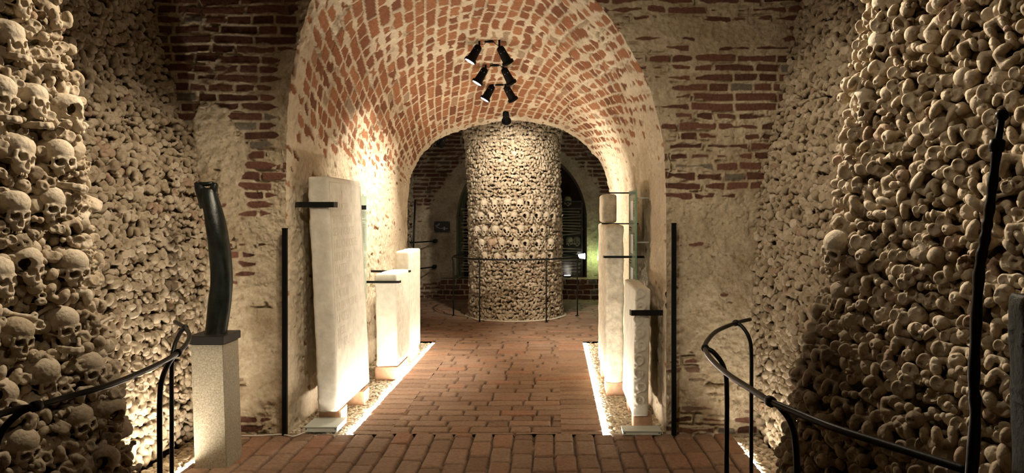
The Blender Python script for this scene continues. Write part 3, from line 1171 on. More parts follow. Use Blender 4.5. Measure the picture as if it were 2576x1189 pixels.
clamp('bracket', [(.80, 6.88, 1.722), (.50, 6.875, 1.722)], .012, .03, 'iron bar touching the top of the small stone block')

# glass information panels
root = empty('information_panel', (.66, 6.26, 1.3)); tag(root, 'narrow green glass text panel on the right passage wall beside the weathered slab', 'sign')
z0, z1 = -.42, .425
obj('glass_sheet', box_me('glass_sheet', (-.006, -.26, z0), (.006, .26, z1), M_GLASS), root)
e = obj('glass_edge', box_me('glass_edge', (-.006, -.266, z0), (.006, -.2605, z1), M_GLASSEDGE), root)
for k in range(3):
    obj('picture', box_me('picture', (-.0075, -.08, .27 - k * .28 - .09), (-.0062, .10, .27 - k * .28 + .07), M_PHOTO), root.children[0])
gs = root.children[0]


def text_rows(x, thick, y0, y1, z0, n, pitch, sgn, seed):
    r = np.random.default_rng(seed); parts = []
    for i in range(n):
        if r.random() < .06: continue
        ln = (y1 - y0) * r.uniform(.8, 1.0); z = z0 - i * pitch
        a, b = (y0, y0 + ln) if sgn > 0 else (y1 - ln, y1)
        V = np.array([(x, a, z), (x, b, z), (x, b, z + pitch * .42), (x, a, z + pitch * .42)])
        V2 = V.copy(); V2[:, 0] += thick
        parts.append((np.concatenate([V, V2]), np.array([(0, 1, 2, 3), (7, 6, 5, 4), (0, 4, 5, 1), (1, 5, 6, 2), (2, 6, 7, 3), (3, 7, 4, 0)])))
    return join_np(parts)


for k in range(3):
    zz = .41 - k * .28
    obj('lettering', mesh_np('lettering', *text_rows(-.0072, .0008, .02, .23, zz - .02, 2, .020, -1, k), M_PRINT, smooth=False), gs)
    obj('lettering', mesh_np('lettering', *text_rows(-.0072, .0008, -.23, -.10, zz - .06, 12, .0125, -1, k + 5), M_PRINT, smooth=False), gs)
for z in (.36, .0, -.36):
    V, Q = tube_np([(.006, -.2, z), (.13, -.2, z)], .006, 8)
    obj('standoff', mesh_np('standoff', V, Q, M_WHITEBOX), root)
root = empty('information_panel', (-1.725, 6.55, 1.22)); tag(root, 'pale glass text panel on the left wall, showing past the edge of the tall slab', 'sign')
obj('glass_sheet', box_me('glass_sheet', (-.005, -.26, -.47), (.005, .28, .47), M_GLASS), root)
gs = root.children[0]
for k in range(2):
    obj('lettering', mesh_np('lettering', *text_rows(.0052, .0008, .05, .24, .36 - k * .45, 24, .0135, 1, k + 20), M_PRINT, smooth=False), gs)
for z in (.36, -.36):
    V, Q = tube_np([(-.14, .1, z), (-.005, .1, z)], .006, 8)
    obj('standoff', mesh_np('standoff', V, Q, M_IRON), root)

# flat light driver boxes and the cable
for (x0, x1, y0, y1, h, lab, roty) in ((-1.742, -1.515, 5.20, 5.44, .042, 'flat white metal box on the floor below the tall inscribed slab', 0),
                                       (.475, .735, 5.13, 5.26, .034, 'flat pale box on the floor below the leaf-carved stone', 0)):
    root = obj('driver_box', box_me('driver_box', (x0, y0, .010), (x1, y1, h), M_WHITEBOX, .003))
    tag(root, lab, 'box')
    obj('lid', box_me('lid', (x0 - .004, y0 - .004, h), (x1 + .004, y1, h + .007), M_WHITEBOX, .002), root)
    for sx in (x0 + .012, x1 - .012):
        V, Q = tube_np([(sx, y0 - .004, h - .008), (sx, y0 + .002, h - .008)], .004, 8)
        obj('screw', mesh_np('screw', V, Q, M_IRON), root)
V, Q = tube_np(spline([(-2.14, 5.10, .016), (-2.02, 5.11, .015), (-1.9, 5.14, .014), (-1.84, 5.12, .015), (-1.78, 5.10, .014), (-1.73, 5.19, .018)], 8), .005, 8)
tag(obj('power_cable', mesh_np('power_cable', V, Q, M_CABLE_W)), 'thin white cable running along the foot of the wall to the white box', 'cable')

# slim black posts on either side of the arch
for x, ztop, lab in ((-1.858, 1.437, 'slim black square post standing at the wall beside the tall inscribed slab'),
                     (.826, 1.472, 'slim black square post standing at the wall near the looped right-hand rail')):
    root = obj('light_post', box_me('light_post', (x - .0155, 5.125, .01), (x + .0155, 5.156, ztop - .012), M_BLACK, .002))
    tag(root, lab, 'post')
    obj('cap', box_me('cap', (x - .017, 5.1235, ztop - .012), (x + .017, 5.1575, ztop), M_BLACK, .002), root)

# pedestal and bronze
V = []
for z, xl, xr in ((.0, -2.162, -1.968), (.752, -2.186, -1.992)):
    V += [(xl, 4.48, z), (xr, 4.48, z), (xr, 4.70, z), (xl, 4.70, z)]
root = obj('pedestal', polymesh('pedestal', V, BOXF, M_GRAN, False, .004))
tag(root, 'speckled pale stone pedestal under the dark bronze', 'pedestal')
root = empty('bronze_sculpture', (-2.09, 4.59, .754))
tag(root, 'wavy dark bronze torso-like sculpture on the stone pedestal', 'sculpture')
obj('base_plate', box_me('base_plate', (-.112, -.128, 0), (.108, .122, .048), M_SLAB, .002), root)
outl = [(840, 515, 567), (800, 515, 569), (756, 516, 573), (716, 524, 578), (676, 528, 580), (635, 528, 580), (602, 527, 576), (565, 522, 571), (540, 518, 564), (517, 513, 557), (500, 508, 550), (486, 504, 545), (474, 498, 543)]
sec = []
for i, (y, xl, xr) in enumerate(outl):
    a, b = at(xl, y, 4.58), at(xr, y, 4.58)
    sec.append(((a[0] + b[0]) / 2 + 2.09, (b[0] - a[0]) / 2, a[2] - .754))
sec = np.array(sec)
zz = np.linspace(sec[0, 2] - .01, sec[-1, 2], 90)
cx = np.interp(zz, sec[:, 2], sec[:, 0]); hw = np.interp(zz, sec[:, 2], sec[:, 1])
kk = np.ones(9) / 9
cx[4:-4] = np.convolve(cx, kk, 'valid'); hw[4:-4] = np.convolve(hw, kk, 'valid')
n = 40
a = np.linspace(0, 2 * PI, n, endpoint=False)
tz = (zz - zz[0]) / (zz[-1] - zz[0])
rad = 1 + .05 * np.sin(a * 3 + 1)[None, :] * np.sin(tz * 9)[:, None] + .07 * (fbm(np.cos(a)[None, :] * 3 + 9 + 0 * tz[:, None], np.sin(a)[None, :] * 3 + 9 + 0 * tz[:, None], tz[:, None] * 3, 3, 3) - .5)
groove = -.10 * np.exp(-((a[None, :] - 4.6 - .5 * np.sin(tz * 5)[:, None]) / .22) ** 2)
rad = rad + groove
X = cx[:, None] + hw[:, None] * rad * np.cos(a)[None, :]
Yv = .065 * rad * np.sin(a)[None, :] * np.interp(tz, [0, .3, .7, 1], [.95, .9, 1.05, .6])[:, None] + .03 * np.sin(tz * 6)[:, None]
Zv = np.broadcast_to(zz[:, None], X.shape)
V = np.stack([X, Yv, Zv], -1)
V = np.concatenate([V, np.repeat(V[-1:].mean(1, keepdims=True), n, 1) + np.array([0, 0, .006])], 0)
m = len(V)
i = np.arange(m - 1)[:, None] * n; j = np.arange(n)[None, :]; j2 = (j + 1) % n
Q = np.stack([i + j, i + j2, i + n + j2, i + n + j], -1).reshape(-1, 4)
body = obj('figure', mesh_np('figure', V.reshape(-1, 3), Q, M_BRONZE), root)
p0, p1 = at(516, 492, 4.58), at(489, 457, 4.56)
off = np.array([-2.09, 4.59, .754])
V1 = tube_np(np.array([at(522, 520, 4.59), at(512, 490, 4.585), at(500, 470, 4.575), at(491, 459, 4.57)]) - off, [.045, .040, .028, .008], 16)
V2 = tube_np(np.array([at(532, 495, 4.59), at(537, 478, 4.58), at(540, 464, 4.575), at(541, 459, 4.575)]) - off, [.034, .026, .020, .012], 16)
V3 = tube_np(np.array([at(500, 461, 4.575), at(518, 463, 4.58), at(536, 461, 4.58)]) - off, [.010, .014, .012], 12)
obj('head_stub', mesh_np('head_stub', *join_np([V1, V2, V3]), M_BRONZE), root)


# ------------------------------------------------------------------ iron rails, rod, bronze post
def rail_pt(px, py, z=.95):
    d = (CH - z) / (py - VY) * F
    return np.array([(px - VX) / F * d, d, z])


def tubeobj(name, pts, r, parent, mat=M_IRON, n=12):
    V, Q = tube_np(pts, r, n)
    return obj(name, mesh_np(name, V, Q, mat), parent)


def knob(c, r, axis):
    a = np.asarray(axis, float); a /= np.linalg.norm(a)
    return tube_np([c - a * r * .9, c - a * r * .7, c, c + a * r * .7, c + a * r * .9], [r * .75, r, r * 1.05, r, r * .75], 12)


root = empty('railing', (-1.6, 2.9, 0)); tag(root, 'black iron handrail curling at its end in front of the skull-studded bone wall', 'railing')
base = np.array([-1.6, 2.9, 0])
RP = [rail_pt(-160, 1088), rail_pt(0, 1041), rail_pt(91, 1021), rail_pt(168, 998), rail_pt(286, 964), rail_pt(394, 918), rail_pt(447, 887), rail_pt(471, 861), rail_pt(476, 841), rail_pt(465, 824), rail_pt(440, 809)]
RP[0] = np.array([-1.66, 1.75, .95])
hr = tubeobj('handrail', spline(RP, 10) - base, .0105, root)
for c, ax in ((RP[2], RP[3] - RP[1]), (RP[6], RP[7] - RP[5]), (RP[9], RP[10] - RP[8])):
    obj('joint_collar', mesh_np('joint_collar', *knob(c - base, .017, ax), M_IRON), hr)


def bent_post(top, out, root, base, zb=0.0, drop=.16):
    o = np.array([out[0], out[1], 0.0])
    pts = [top, top * .7 + o * .3 + np.array([0, 0, .3 * .95 - .012]) if False else np.array([top[0] * .6 + o[0] * .4, top[1] * .6 + o[1] * .4, top[2] - .015]),
           np.array([top[0] * .15 + o[0] * .85, top[1] * .15 + o[1] * .85, top[2] - .07]), np.array([o[0], o[1], top[2] - drop]), np.array([o[0], o[1], .5]), np.array([o[0], o[1], zb])]
    P = spline(pts, 8)
    return tubeobj('post', P - base, .0105, root)


bent_post(RP[2], (RP[2][0] - .09, RP[2][1] - .05), root, base)
bent_post(RP[6], ((402 - VX) / F * 2.98, 2.98), root, base)
bent_post(RP[9], ((432 - VX) / F * 3.62, 3.62), root, base)

root = empty('railing', (.7, 2.8, 0)); tag(root, 'black iron handrail with an open loop end in front of the right bone wall', 'railing')
base = np.array([.7, 2.8, 0])
RP = [rail_pt(1887, 803), rail_pt(1851, 812), rail_pt(1804, 832), rail_pt(1779, 857), rail_pt(1774, 875), rail_pt(1786, 899), rail_pt(1826, 937), rail_pt(1891, 980), rail_pt(1938, 1009), rail_pt(1996, 1034), rail_pt(2100, 1076), rail_pt(2250, 1124), rail_pt(2440, 1184)]
hr = tubeobj('handrail', spline(RP, 10) - base, .0105, root)
for k in (1, 4, 8):
    obj('joint_collar', mesh_np('joint_collar', *knob(RP[k] - base, .017, RP[k + 1] - RP[k - 1]), M_IRON), hr)
bent_post(RP[1], ((1890 - VX) / F * 3.95, 3.95), root, base)
bent_post(RP[4], ((1828 - VX) / F * 3.22, 3.22), root, base)
bent_post(RP[8], ((2005 - VX) / F * 2.30, 2.30), root, base, drop=.19)

root = empty('iron_rod', (.80, 1.6, 0)); tag(root, 'tall leaning black iron rod with a ball tip before the right bone wall', 'rod')
base = np.array([.80, 1.6, 0])
pts = [(.80, 1.6, 0), at(2444, 1189, 1.6), at(2450, 947, 1.6), at(2462, 700, 1.6), at(2478, 600, 1.6), at(2490, 520, 1.6), at(2508, 372, 1.6)]
sh = spline(pts, 10) - base
rr = .0127 + .0012 * np.sin(np.arange(len(sh)) * 1.3) - .003 * np.linspace(0, 1, len(sh))
tubeobj('shaft', sh, rr, root)
tubeobj('tip', np.array([at(2508, 372, 1.6), at(2513, 340, 1.6), at(2519, 300, 1.6)]) - base, .0075, root)
obj('collar', mesh_np('collar', *knob(at(2508, 366, 1.6) - base, .0155, at(2513, 340, 1.6) - at(2508, 372, 1.6)), M_IRON), root)
V, Q = tube_np([at(2521, 290, 1.6) - base + np.array([0, 0, z]) for z in (-.0135, -.011, -.006, 0, .006, .011, .0135)], [.003, .008, .0125, .0138, .0125, .008, .003], 14)
obj('ball', mesh_np('ball', V, Q, M_IRON), root)

gd = G((-.10, -.07, -.02), (.10, .07, 1.42), .011)
dd = gd.box((0, 0, .69), (.075, .045, .69), .012) + .005 * gd.noise(18, 3, 3) + .003 * np.sin(gd.z * 260 + gd.x * 90 + 3 * gd.noise(8, 5, 2))
o = obj('bronze_stele', mesh_np('bronze_stele', *surface_nets(dd, gd.lo, .011), M_VERDI)); o.location = (1.052, 1.52, .004); o.rotation_euler = (0, math.radians(-1.2), math.radians(-8))
tag(o, 'greenish bronze post with ribbed hatching at the foot of the right bone wall', 'sculpture')

# ------------------------------------------------------------------ spotlights under the vault
def lathe(prof, n=20):
    P = np.asarray(prof, float)
    a = np.linspace(0, 2 * PI, n, endpoint=False)
    V = np.stack([P[:, 0][:, None] * np.cos(a), P[:, 0][:, None] * np.sin(a), np.broadcast_to(P[:, 1][:, None], (len(P), n))], -1).reshape(-1, 3)
    Q = []
    for i in range(len(P) - 1):
        for j in range(n):
            Q.append((i * n + j, (i + 1) * n + j, (i + 1) * n + (j + 1) % n, i * n + (j + 1) % n))
    return V, np.array(Q)


ME_BODY = mesh_np('body', *lathe([(.001, .0), (.016, .002), (.026, .010), (.030, .024), (.031, .05), (.034, .10), (.036, .128)]), M_BLACK)
ME_RIM = mesh_np('rim', *lathe([(.036, .124), (.046, .126), (.047, .146), (.041, .148), (.040, .136), (.034, .134)]), M_BLACK)
ME_LENSV, ME_LENSQ = lathe([(.0395, .1445), (.025, .146), (.001, .147)])
ME_LENS = mesh_np('lens', ME_LENSV, ME_LENSQ[:, ::-1], M_LENS)
ME_LENSOFF = mesh_np('lens', ME_LENSV, ME_LENSQ[:, ::-1], M_PANE)
ME_SCREW = mesh_np('screw', *lathe([(.0001, .0), (.003, .0), (.003, .002), (.0001, .002)], 8), M_WHITEBOX)


def vault_z(x, y):
    t = (y - FY) / (BY - FY)
    pr = FPs * (1 - t) + BPs * t
    k = int(np.argmax(pr[:, 1]))
    return float(np.interp(x, pr[:, 0], pr[:, 1])) if True else 0


def spotlight(px, py, d, axis, label, group='spotlights along the vault crown', on=True, power=60, cone=60, roll=0, zc=None):
    ax = Vector(axis).normalized()
    top = Vector(at(px, py, d))
    root = empty('spotlight', top)
    tag(root, label, 'spotlight', group)
    q = ax.to_track_quat('Z', 'Y')
    for nm, me in (('body', ME_BODY), ('rim', ME_RIM), ('lens', ME_LENS if on else ME_LENSOFF)):
        o = obj(nm, me, root if nm != 'lens' else rim)
        if nm == 'lens': continue
        if nm == 'rim': rim = o
        o.scale = (1.28, 1.28, 1.28); o.rotation_mode = 'QUATERNION'; o.rotation_quaternion = q
    zc = vault_z(top.x, d) if zc is None else zc
    hgt = max(.03, zc - top.z)
    V, Q = tube_np([(0, 0, -.035), (0, 0, hgt * .5), (0, 0, hgt + .02)], .010, 10)
    obj('stem', mesh_np('stem', V, Q, M_BLACK), root)
    for s in (-1, 1):
        sc = obj('screw', ME_SCREW, root); side = Vector((0, -1, 0)) + Vector((s * .5, 0, 0)); side.normalize()
        b = ax * .058
        side = (side - ax * side.dot(ax)).normalized()
        sc.location = b + side * .040; sc.rotation_mode = 'QUATERNION'; sc.rotation_quaternion = side.to_track_quat('Z', 'Y')
    L = bpy.data.lights.new('beam', 'SPOT')
    L.energy = power; L.spot_size = math.radians(cone); L.spot_blend = .7; L.shadow_soft_size = .03; L.color = (1.0, .89, .74)
    lo = bpy.data.objects.new('beam', L); link(lo, root)
    lo.location = ax * .205; lo.rotation_mode = 'QUATERNION'; lo.rotation_quaternion = (-ax).to_track_quat('Z', 'Y')
    return root, top


pairs = [((1206, 114), (1256, 117), 7.2), ((1222, 171), (1266, 171), 7.76), ((1240, 215), (1272, 216), 8.29)]
names = ['nearest pair', 'middle pair', 'furthest pair']
for (a, b, d), nm in zip(pairs, names):
    r1, t1 = spotlight(a[0], a[1], d, (-.42, -.10, -.75), 'black spotlight with lit lens aimed left, in the %s under the vault' % nm, on=True, power=210, cone=78)
    r2, t2 = spotlight(b[0], b[1], d, (.42, .36, -.75), 'black spotlight aimed right with its lens hidden, in the %s under the vault' % nm, on=True, power=150, cone=78)
    zt = vault_z((t1.x + t2.x) / 2, d) - .010
    mid = (t1 + t2) / 2
    root = empty('power_cable', (mid.x, d, zt)); tag(root, 'thin black cable with a flat connector between the %s of spotlights' % nm, 'cable')
    bs = np.array([mid.x, d, zt])
    tubeobj('wire', spline(np.array([tuple(t1 + Vector((.012, 0, .01))), (t1.x + .05, d, t1.z + .012), (mid.x - .035, d, zt - .004), (mid.x + .035, d, zt - .004), (t2.x - .04, d, t2.z + .03), tuple(t2 + Vector((-.01, 0, .01)))]) - bs, 6), .003, root, M_BLACK, 8)
    V, Q = tube_np(np.array([(-.05, 0, -.004), (-.035, 0, -.004), (0, 0, -.003), (.035, 0, -.004), (.05, 0, -.004)]), [.003, .009, .011, .009, .003], 12)
    V[:, 1] *= 1.6
    obj('connector', mesh_np('connector', V, Q, M_BLACK), root)
spotlight(1272, 281, 9.15, (.0, .84, -.54), 'single black spotlight at the far lip of the vault aimed at the bone pillar', group=None, on=True, power=170, cone=80)
spotlight(1118, 340, 9.75, (-.35, .6, -.5), 'small black spotlight peeking under the left of the far arch lip', group=None, on=True, power=10, cone=70, zc=2.9)

# ------------------------------------------------------------------ chamber beyond: walls, niche, ring rail
NC, NR, NS = -.58, 1.165, 1.395    # niche centre x, half width, springing height
CY = 13.3


def niche_prof():
    a = np.linspace(PI, 0, 60)
    return np.concatenate([[(NC - NR, -.05)], np.stack([NC + NR * np.cos(a), NS + 1.28 * np.sin(a)], -1), [(NC + NR, -.05)]])


NP = spline(niche_prof(), 3)
k = int(np.argmax(NP[:, 1])); top = NP[k, 1]
parts = []; A = {'brick': [], 'tone': []}
for side in (-1, 1):
    prof = NP[:k + 1] if side < 0 else NP[k:][::-1]
    pz = np.maximum.accumulate(prof[:, 1])
    zz = np.linspace(-.05, top, 150)
    xp = np.interp(zz, pz + np.arange(len(pz)) * 1e-7, prof[:, 0])
    xo = NC + side * 2.9
    t = np.linspace(0, 1, 110)
    X = xo + (xp[None, :] - xo) * t[:, None]; Z = np.broadcast_to(zz[None, :], X.shape) * 1.0
    nz = fbm(X * 2, Z * 2, 4, 71, 4) - .5
    cov = np.maximum(.12 + .3 * nz, sstep(2.0, 1.5, Z + nz * .8))
    cov = np.maximum(cov, sstep(.42, .25, np.abs(X - xp[None, :]) + nz * .2) * (Z > .3))
    cov = cov - .7 * sstep(.45, .30, Z + nz * .2)
    m, tone, h, _ = masonry(X, Z, np.clip(cov, 0, 1.2), .0745, np.array([.14, .28]), .013, 41)
    parts.append((np.stack([X, CY - h * 1.3, Z], -1).reshape(-1, 3), grid_quads(*X.shape, 0, side > 0)))
    A['brick'].append(m.ravel()); A['tone'].append(tone.ravel())
X, Z = np.meshgrid(np.linspace(NC - 2.9, NC + 2.9, 240), np.linspace(top, 3.6, 60), indexing='ij')
cov = np.clip(.12 + .5 * (fbm(X * 2, Z * 2, 4, 72, 4) - .5), 0, 1)
m, tone, h, _ = masonry(X, Z, cov, .0745, np.array([.14, .28]), .013, 42)
parts.append((np.stack([X, CY - h * 1.3, Z], -1).reshape(-1, 3), grid_quads(*X.shape)))
A['brick'].append(m.ravel()); A['tone'].append(tone.ravel())
V, Q = join_np(parts)
tag(obj('wall_far', mesh_np('wall_far', V, Q, M_WALL, {k_: np.concatenate(v) for k_, v in A.items()})), 'dim brick wall behind the bone pillar', 'wall', kind='structure')
# niche reveal + back
pr = NP; n = len(pr)
V = np.concatenate([np.stack([pr[:, 0], np.full(n, CY), pr[:, 1]], -1), np.stack([pr[:, 0], np.full(n, CY + 1.1), pr[:, 1]], -1)])
Q = np.array([(i, i + 1, n + i + 1, n + i) for i in range(n - 1)])
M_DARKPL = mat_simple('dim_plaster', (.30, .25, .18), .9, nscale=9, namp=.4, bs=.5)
tag(obj('wall_back', mesh_np('wall_back', V, Q, M_DARKPL)), 'rounded plaster inside of the far niche', 'wall', kind='structure')
tag(obj('wall_back', box_me('wall_back', (NC - 1.4, CY + 1.1, -.05), (NC + 1.4, CY + 1.2, 3), M_BACK)), 'dark back of the far niche', 'wall', kind='structure')
# chamber side walls, ceiling, front wall around the passage mouth (seen from behind only)
for nm, lo, hi in (('wall_chamber_left', (-4.3, 9.5, -.05), (-4.2, 15, 3.6)), ('wall_chamber_right', (2.9, 9.5, -.05), (3.0, 15, 3.6))):
    tag(obj(nm, box_me(nm, lo, hi, M_DARKPL)), 'dark side wall of the pillar room', 'wall', kind='structure')
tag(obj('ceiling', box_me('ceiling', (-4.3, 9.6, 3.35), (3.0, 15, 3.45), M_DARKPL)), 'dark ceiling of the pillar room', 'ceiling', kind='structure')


def flange(y, prof, x0, x1, zt, name, mat):
    k = int(np.argmax(prof[:, 1])); parts = []
    for side in (-1, 1):
        pp = prof[:k + 1] if side < 0 else prof[k:][::-1]
        zz = np.linspace(-.05, prof[k, 1], 80)
        xp = np.interp(zz, np.maximum.accumulate(pp[:, 1]) + np.arange(len(pp)) * 1e-7, pp[:, 0])
        xo = x0 if side < 0 else x1
        V = np.concatenate([np.stack([np.full(80, xo), np.full(80, y), zz], -1), np.stack([xp, np.full(80, y), zz], -1)])
        parts.append((V, grid_quads(2, 80, 0)))
    V = np.array([(x0, y, prof[k, 1]), (x0, y, zt), (x1, y, prof[k, 1]), (x1, y, zt)])
    parts.append((V, np.array([(0, 1, 3, 2)])))
    V, Q = join_np(parts)
    return obj(name, mesh_np(name, V, Q, mat, smooth=False))


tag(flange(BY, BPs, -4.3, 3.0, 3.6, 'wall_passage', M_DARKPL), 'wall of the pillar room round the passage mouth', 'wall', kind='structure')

# brick kerb under the niche
for x0, x1, lab in ((-2.0, -1.0, 'low brick ledge below the left part of the dark niche'), (-.2, 1.02, 'low brick ledge below the right part of the dark niche')):
    pp = []; A = {'brick': [], 'tone': []}
    X, Z = np.meshgrid(np.linspace(x0, x1, 110), np.linspace(0, .37, 50), indexing='ij')
    m, tone, h, _ = masonry(X, Z, np.full_like(X, .12), .092 if True else 0, np.array([.14, .26]), .014, 61, .02)
    pp.append((np.stack([X, CY - .22 - h, Z], -1).reshape(-1, 3), grid_quads(*X.shape))); A['brick'].append(m.ravel()); A['tone'].append(tone.ravel())
    X, Y = np.meshgrid(np.linspace(x0, x1, 60), np.linspace(CY - .22, CY + .3, 20), indexing='ij')
    m, tone, h, _ = masonry(X, Y, np.full_like(X, .12), .13, np.array([.26]), .014, 62, .02)
    pp.append((np.stack([X, Y, .37 + h], -1).reshape(-1, 3), grid_quads(*X.shape))); A['brick'].append(m.ravel()); A['tone'].append(tone.ravel())
    for xe in (x0, x1):
        Y, Z = np.meshgrid(np.linspace(CY - .22, CY + .3, 12), np.linspace(0, .37, 12), indexing='ij')
        pp.append((np.stack([np.full_like(Y, xe), Y, Z], -1).reshape(-1, 3), grid_quads(12, 12))); A['brick'].append(np.full(144, .8)); A['tone'].append(np.full(144, .5))
    V, Q = join_np(pp)
    tag(obj('trim_ledge', mesh_np('trim_ledge', V, Q, M_WALL, {k_: np.concatenate(v) for k_, v in A.items()})), lab, 'ledge', kind='structure')

ORD = ['first', 'second', 'third', 'fourth', 'fifth', 'sixth', 'seventh', 'eighth', 'ninth', 'tenth', 'eleventh', 'twelfth', 'thirteenth', 'fourteenth', 'fifteenth', 'sixteenth', 'seventeenth', 'eighteenth', 'nineteenth', 'twentieth']


def nth(k):
    return ORD[k] if k < len(ORD) else '%dth' % (k + 1)


# stacked long bones and skulls behind glass in the niche
g = G((-.25, -.03, -.03), (.25, .03, .03), .009)
d = smin(g.cap((-.19, 0, 0), (.19, .004, 0), .012), smin(g.ell((-.21, 0, 0), (.022, .026, .022)), g.ell((.21, .004, 0), (.022, .024, .022)), .01), .015)
LONG_ME = mesh_np('bone', *surface_nets(d + .004 * g.noise(30, 2), g.lo, .009), M_BONE)
rr = np.random.default_rng(12)
for side, x0, x1 in (('right', .05, .48), ('left', -1.66, -1.25)):
    zs = [z for z in np.arange(.46, 1.62, .052) if not (.90 < z < 1.10 and side == 'right')]
    for i, z in enumerate(zs):
        o = obj('bone', LONG_ME)
        o.matrix_world = Matrix.Translation(((x0 + x1) / 2 + rr.normal(0, .015), CY + .30 + rr.normal(0, .012), z)) @ Matrix.Rotation(rr.normal(0, .05), 4, 'Y') @ Matrix.Scale(rr.uniform(.92, 1.05), 4)
        o['tone'] = float(rr.uniform(.15, .55))
        tag(o, 'crosswise long bone behind the %s niche glass, %s from the ledge' % (side, nth(i)), 'bone', 'crosswise bones behind the niche glass')
    zb = zs[-1] + .09
    add_skull(np.array([x0 + .2, CY + .24, zb + .04]), (0, -1, 0), 'dim skull resting on the topmost crosswise bone, %s of the far niche' % side, 'skulls behind the niche glass', 1, 0, 1.0, .5)
for i, x in enumerate((.10, .28, .42)):
    add_skull(np.array([x, CY + .24, 1.0]), (0.1 * (i - 1), -1, 0), ['skull behind the niche glass closest to the bone pillar', 'middle of three skulls behind the niche glass', 'skull behind the niche glass next to the frame'][i], 'skulls behind the niche glass', 1, i % 3, .95, .45)
root = empty('glass_case', (.3, CY + .1, .37)); tag(root, 'dark metal framed glass pane in front of the stacked bones in the far niche', 'glass case')
obj('pane', box_me('pane', (-.30, 0, .02), (.20, .006, 1.35), M_PANE), root)
for x in (-.31, .20):
    obj('frame_bar', box_me('frame_bar', (x - .012, -.012, 0), (x + .012, .018, 1.37), M_IRON, .002), root)
obj('frame_bar', box_me('frame_bar', (-.32, -.012, 1.35), (.212, .018, 1.375), M_IRON, .002), root)
# little lamps
p = at(1463, 644, 13.0)
root = empty('lamp', p); tag(root, 'tiny white lamp beside the ring rail at the niche glass', 'lamp')
V, Q = lathe([(.0005, -.06), (.03, -.055), (.05, .06), (.0005, .065)], 14)
Vr = np.stack([V[:, 2], V[:, 1], V[:, 0]], -1)
obj('lamp_head', mesh_np('lamp_head', Vr, Q, M_LAMP), root)
obj('lamp_arm', mesh_np('lamp_arm', *tube_np([(.065, 0, 0), (.10, .1, 0), (.10, .3, -.05)], .006, 8), M_IRON), root)
p = at(1427, 693, CY + .12)
root = obj('uplight', box_me('uplight', (p[0] - .06, p[1] - .03, .372), (p[0] + .06, p[1] + .03, .40), M_IRON, .003)); tag(root, 'bright small uplight at the foot of the bones in the far niche', 'lamp')
obj('diffuser', box_me('diffuser', (p[0] - .055, p[1] - .025, .40), (p[0] + .055, p[1] + .025, .406), M_LAMP), root)
# green text panel at the right of the far wall
root = empty('information_panel', (.80, CY - .10, 1.02)); tag(root, 'pale green lit glass panel on the far wall beside the niche', 'sign')
obj('glass_sheet', box_me('glass_sheet', (-.04, -.01, -.33), (.14, .0, .33), M_GLASS), root)
for z in (-.25, .25): obj('standoff', mesh_np('standoff', *tube_np([(.05, 0, z), (.05, .12, z)], .006, 8), M_IRON), root)

# no-touching sign
p = at(1112, 570, CY - .05)
root = empty('wall_sign', p); tag(root, 'black square-cornered sign with a white hand-and-bone drawing on the dim far wall', 'sign')
bd = obj('board', box_me('board', (-.14, 0, -.095), (.14, .012, .095), M_SIGN, .003), root)
st = [((-.115, .03), (-.095, -.005)), ((-.095, -.005), (-.06, -.022)), ((-.085, .045), (-.085, .01)), ((-.055, .06), (-.062, .015)), ((-.06, .06), (-.042, .055)), ((-.06, .04), (-.045, .038)),
      ((-.03, -.03), (.10, -.03)), ((.04, .0), (.04, -.062)), ((.022, -.012), (.058, -.012)), ((.022, -.05), (.058, -.05)), ((-.06, -.022), (-.03, -.03))]
obj('drawing', mesh_np('drawing', *join_np([tube_np([(a[0], -.001, a[1]), (b[0], -.001, b[1])], .0055, 6) for a, b in st]), M_SIGNW), bd)
for sx in (-.125, .125):
    for sz in (-.08, .08):
        o = obj('screw', ME_SCREW, bd); o.location = (sx, -.001, sz); o.rotation_euler = (PI / 2, 0, 0); o.scale = (1.5, 1.5, 1)
# barrier rods in front of the far left bones
for (a, b, lab) in (((1028, 613), (1094, 606), 'upper iron barrier rod before the dim bone wall left of the pillar'), ((1045, 681), (1092, 671), 'lower iron barrier rod before the dim bone wall left of the pillar')):
    A0, B0 = at(a[0], a[1], 12.3), at(b[0], b[1], 13.15)
    A0[0] -= .25
    root = empty('barrier_rod', B0); tag(root, lab, 'rod')
    tubeobj('rod', np.array([A0, (A0 + B0) / 2, B0]) - B0, .012, root)
    obj('wall_socket', mesh_np('wall_socket', *tube_np([(0, -.03, 0), (0, .12, 0)], .035, 12), M_IRON), root)
p = at(1040, 530, 12.2)
tag(tubeobj('iron_post', np.array([(p[0], 12.2, 0), (p[0], 12.2, 1.0), (p[0] + .03, 12.2, 1.75)]), .015, None), 'thin upright iron post before the dim bone wall left of the pillar', 'post')

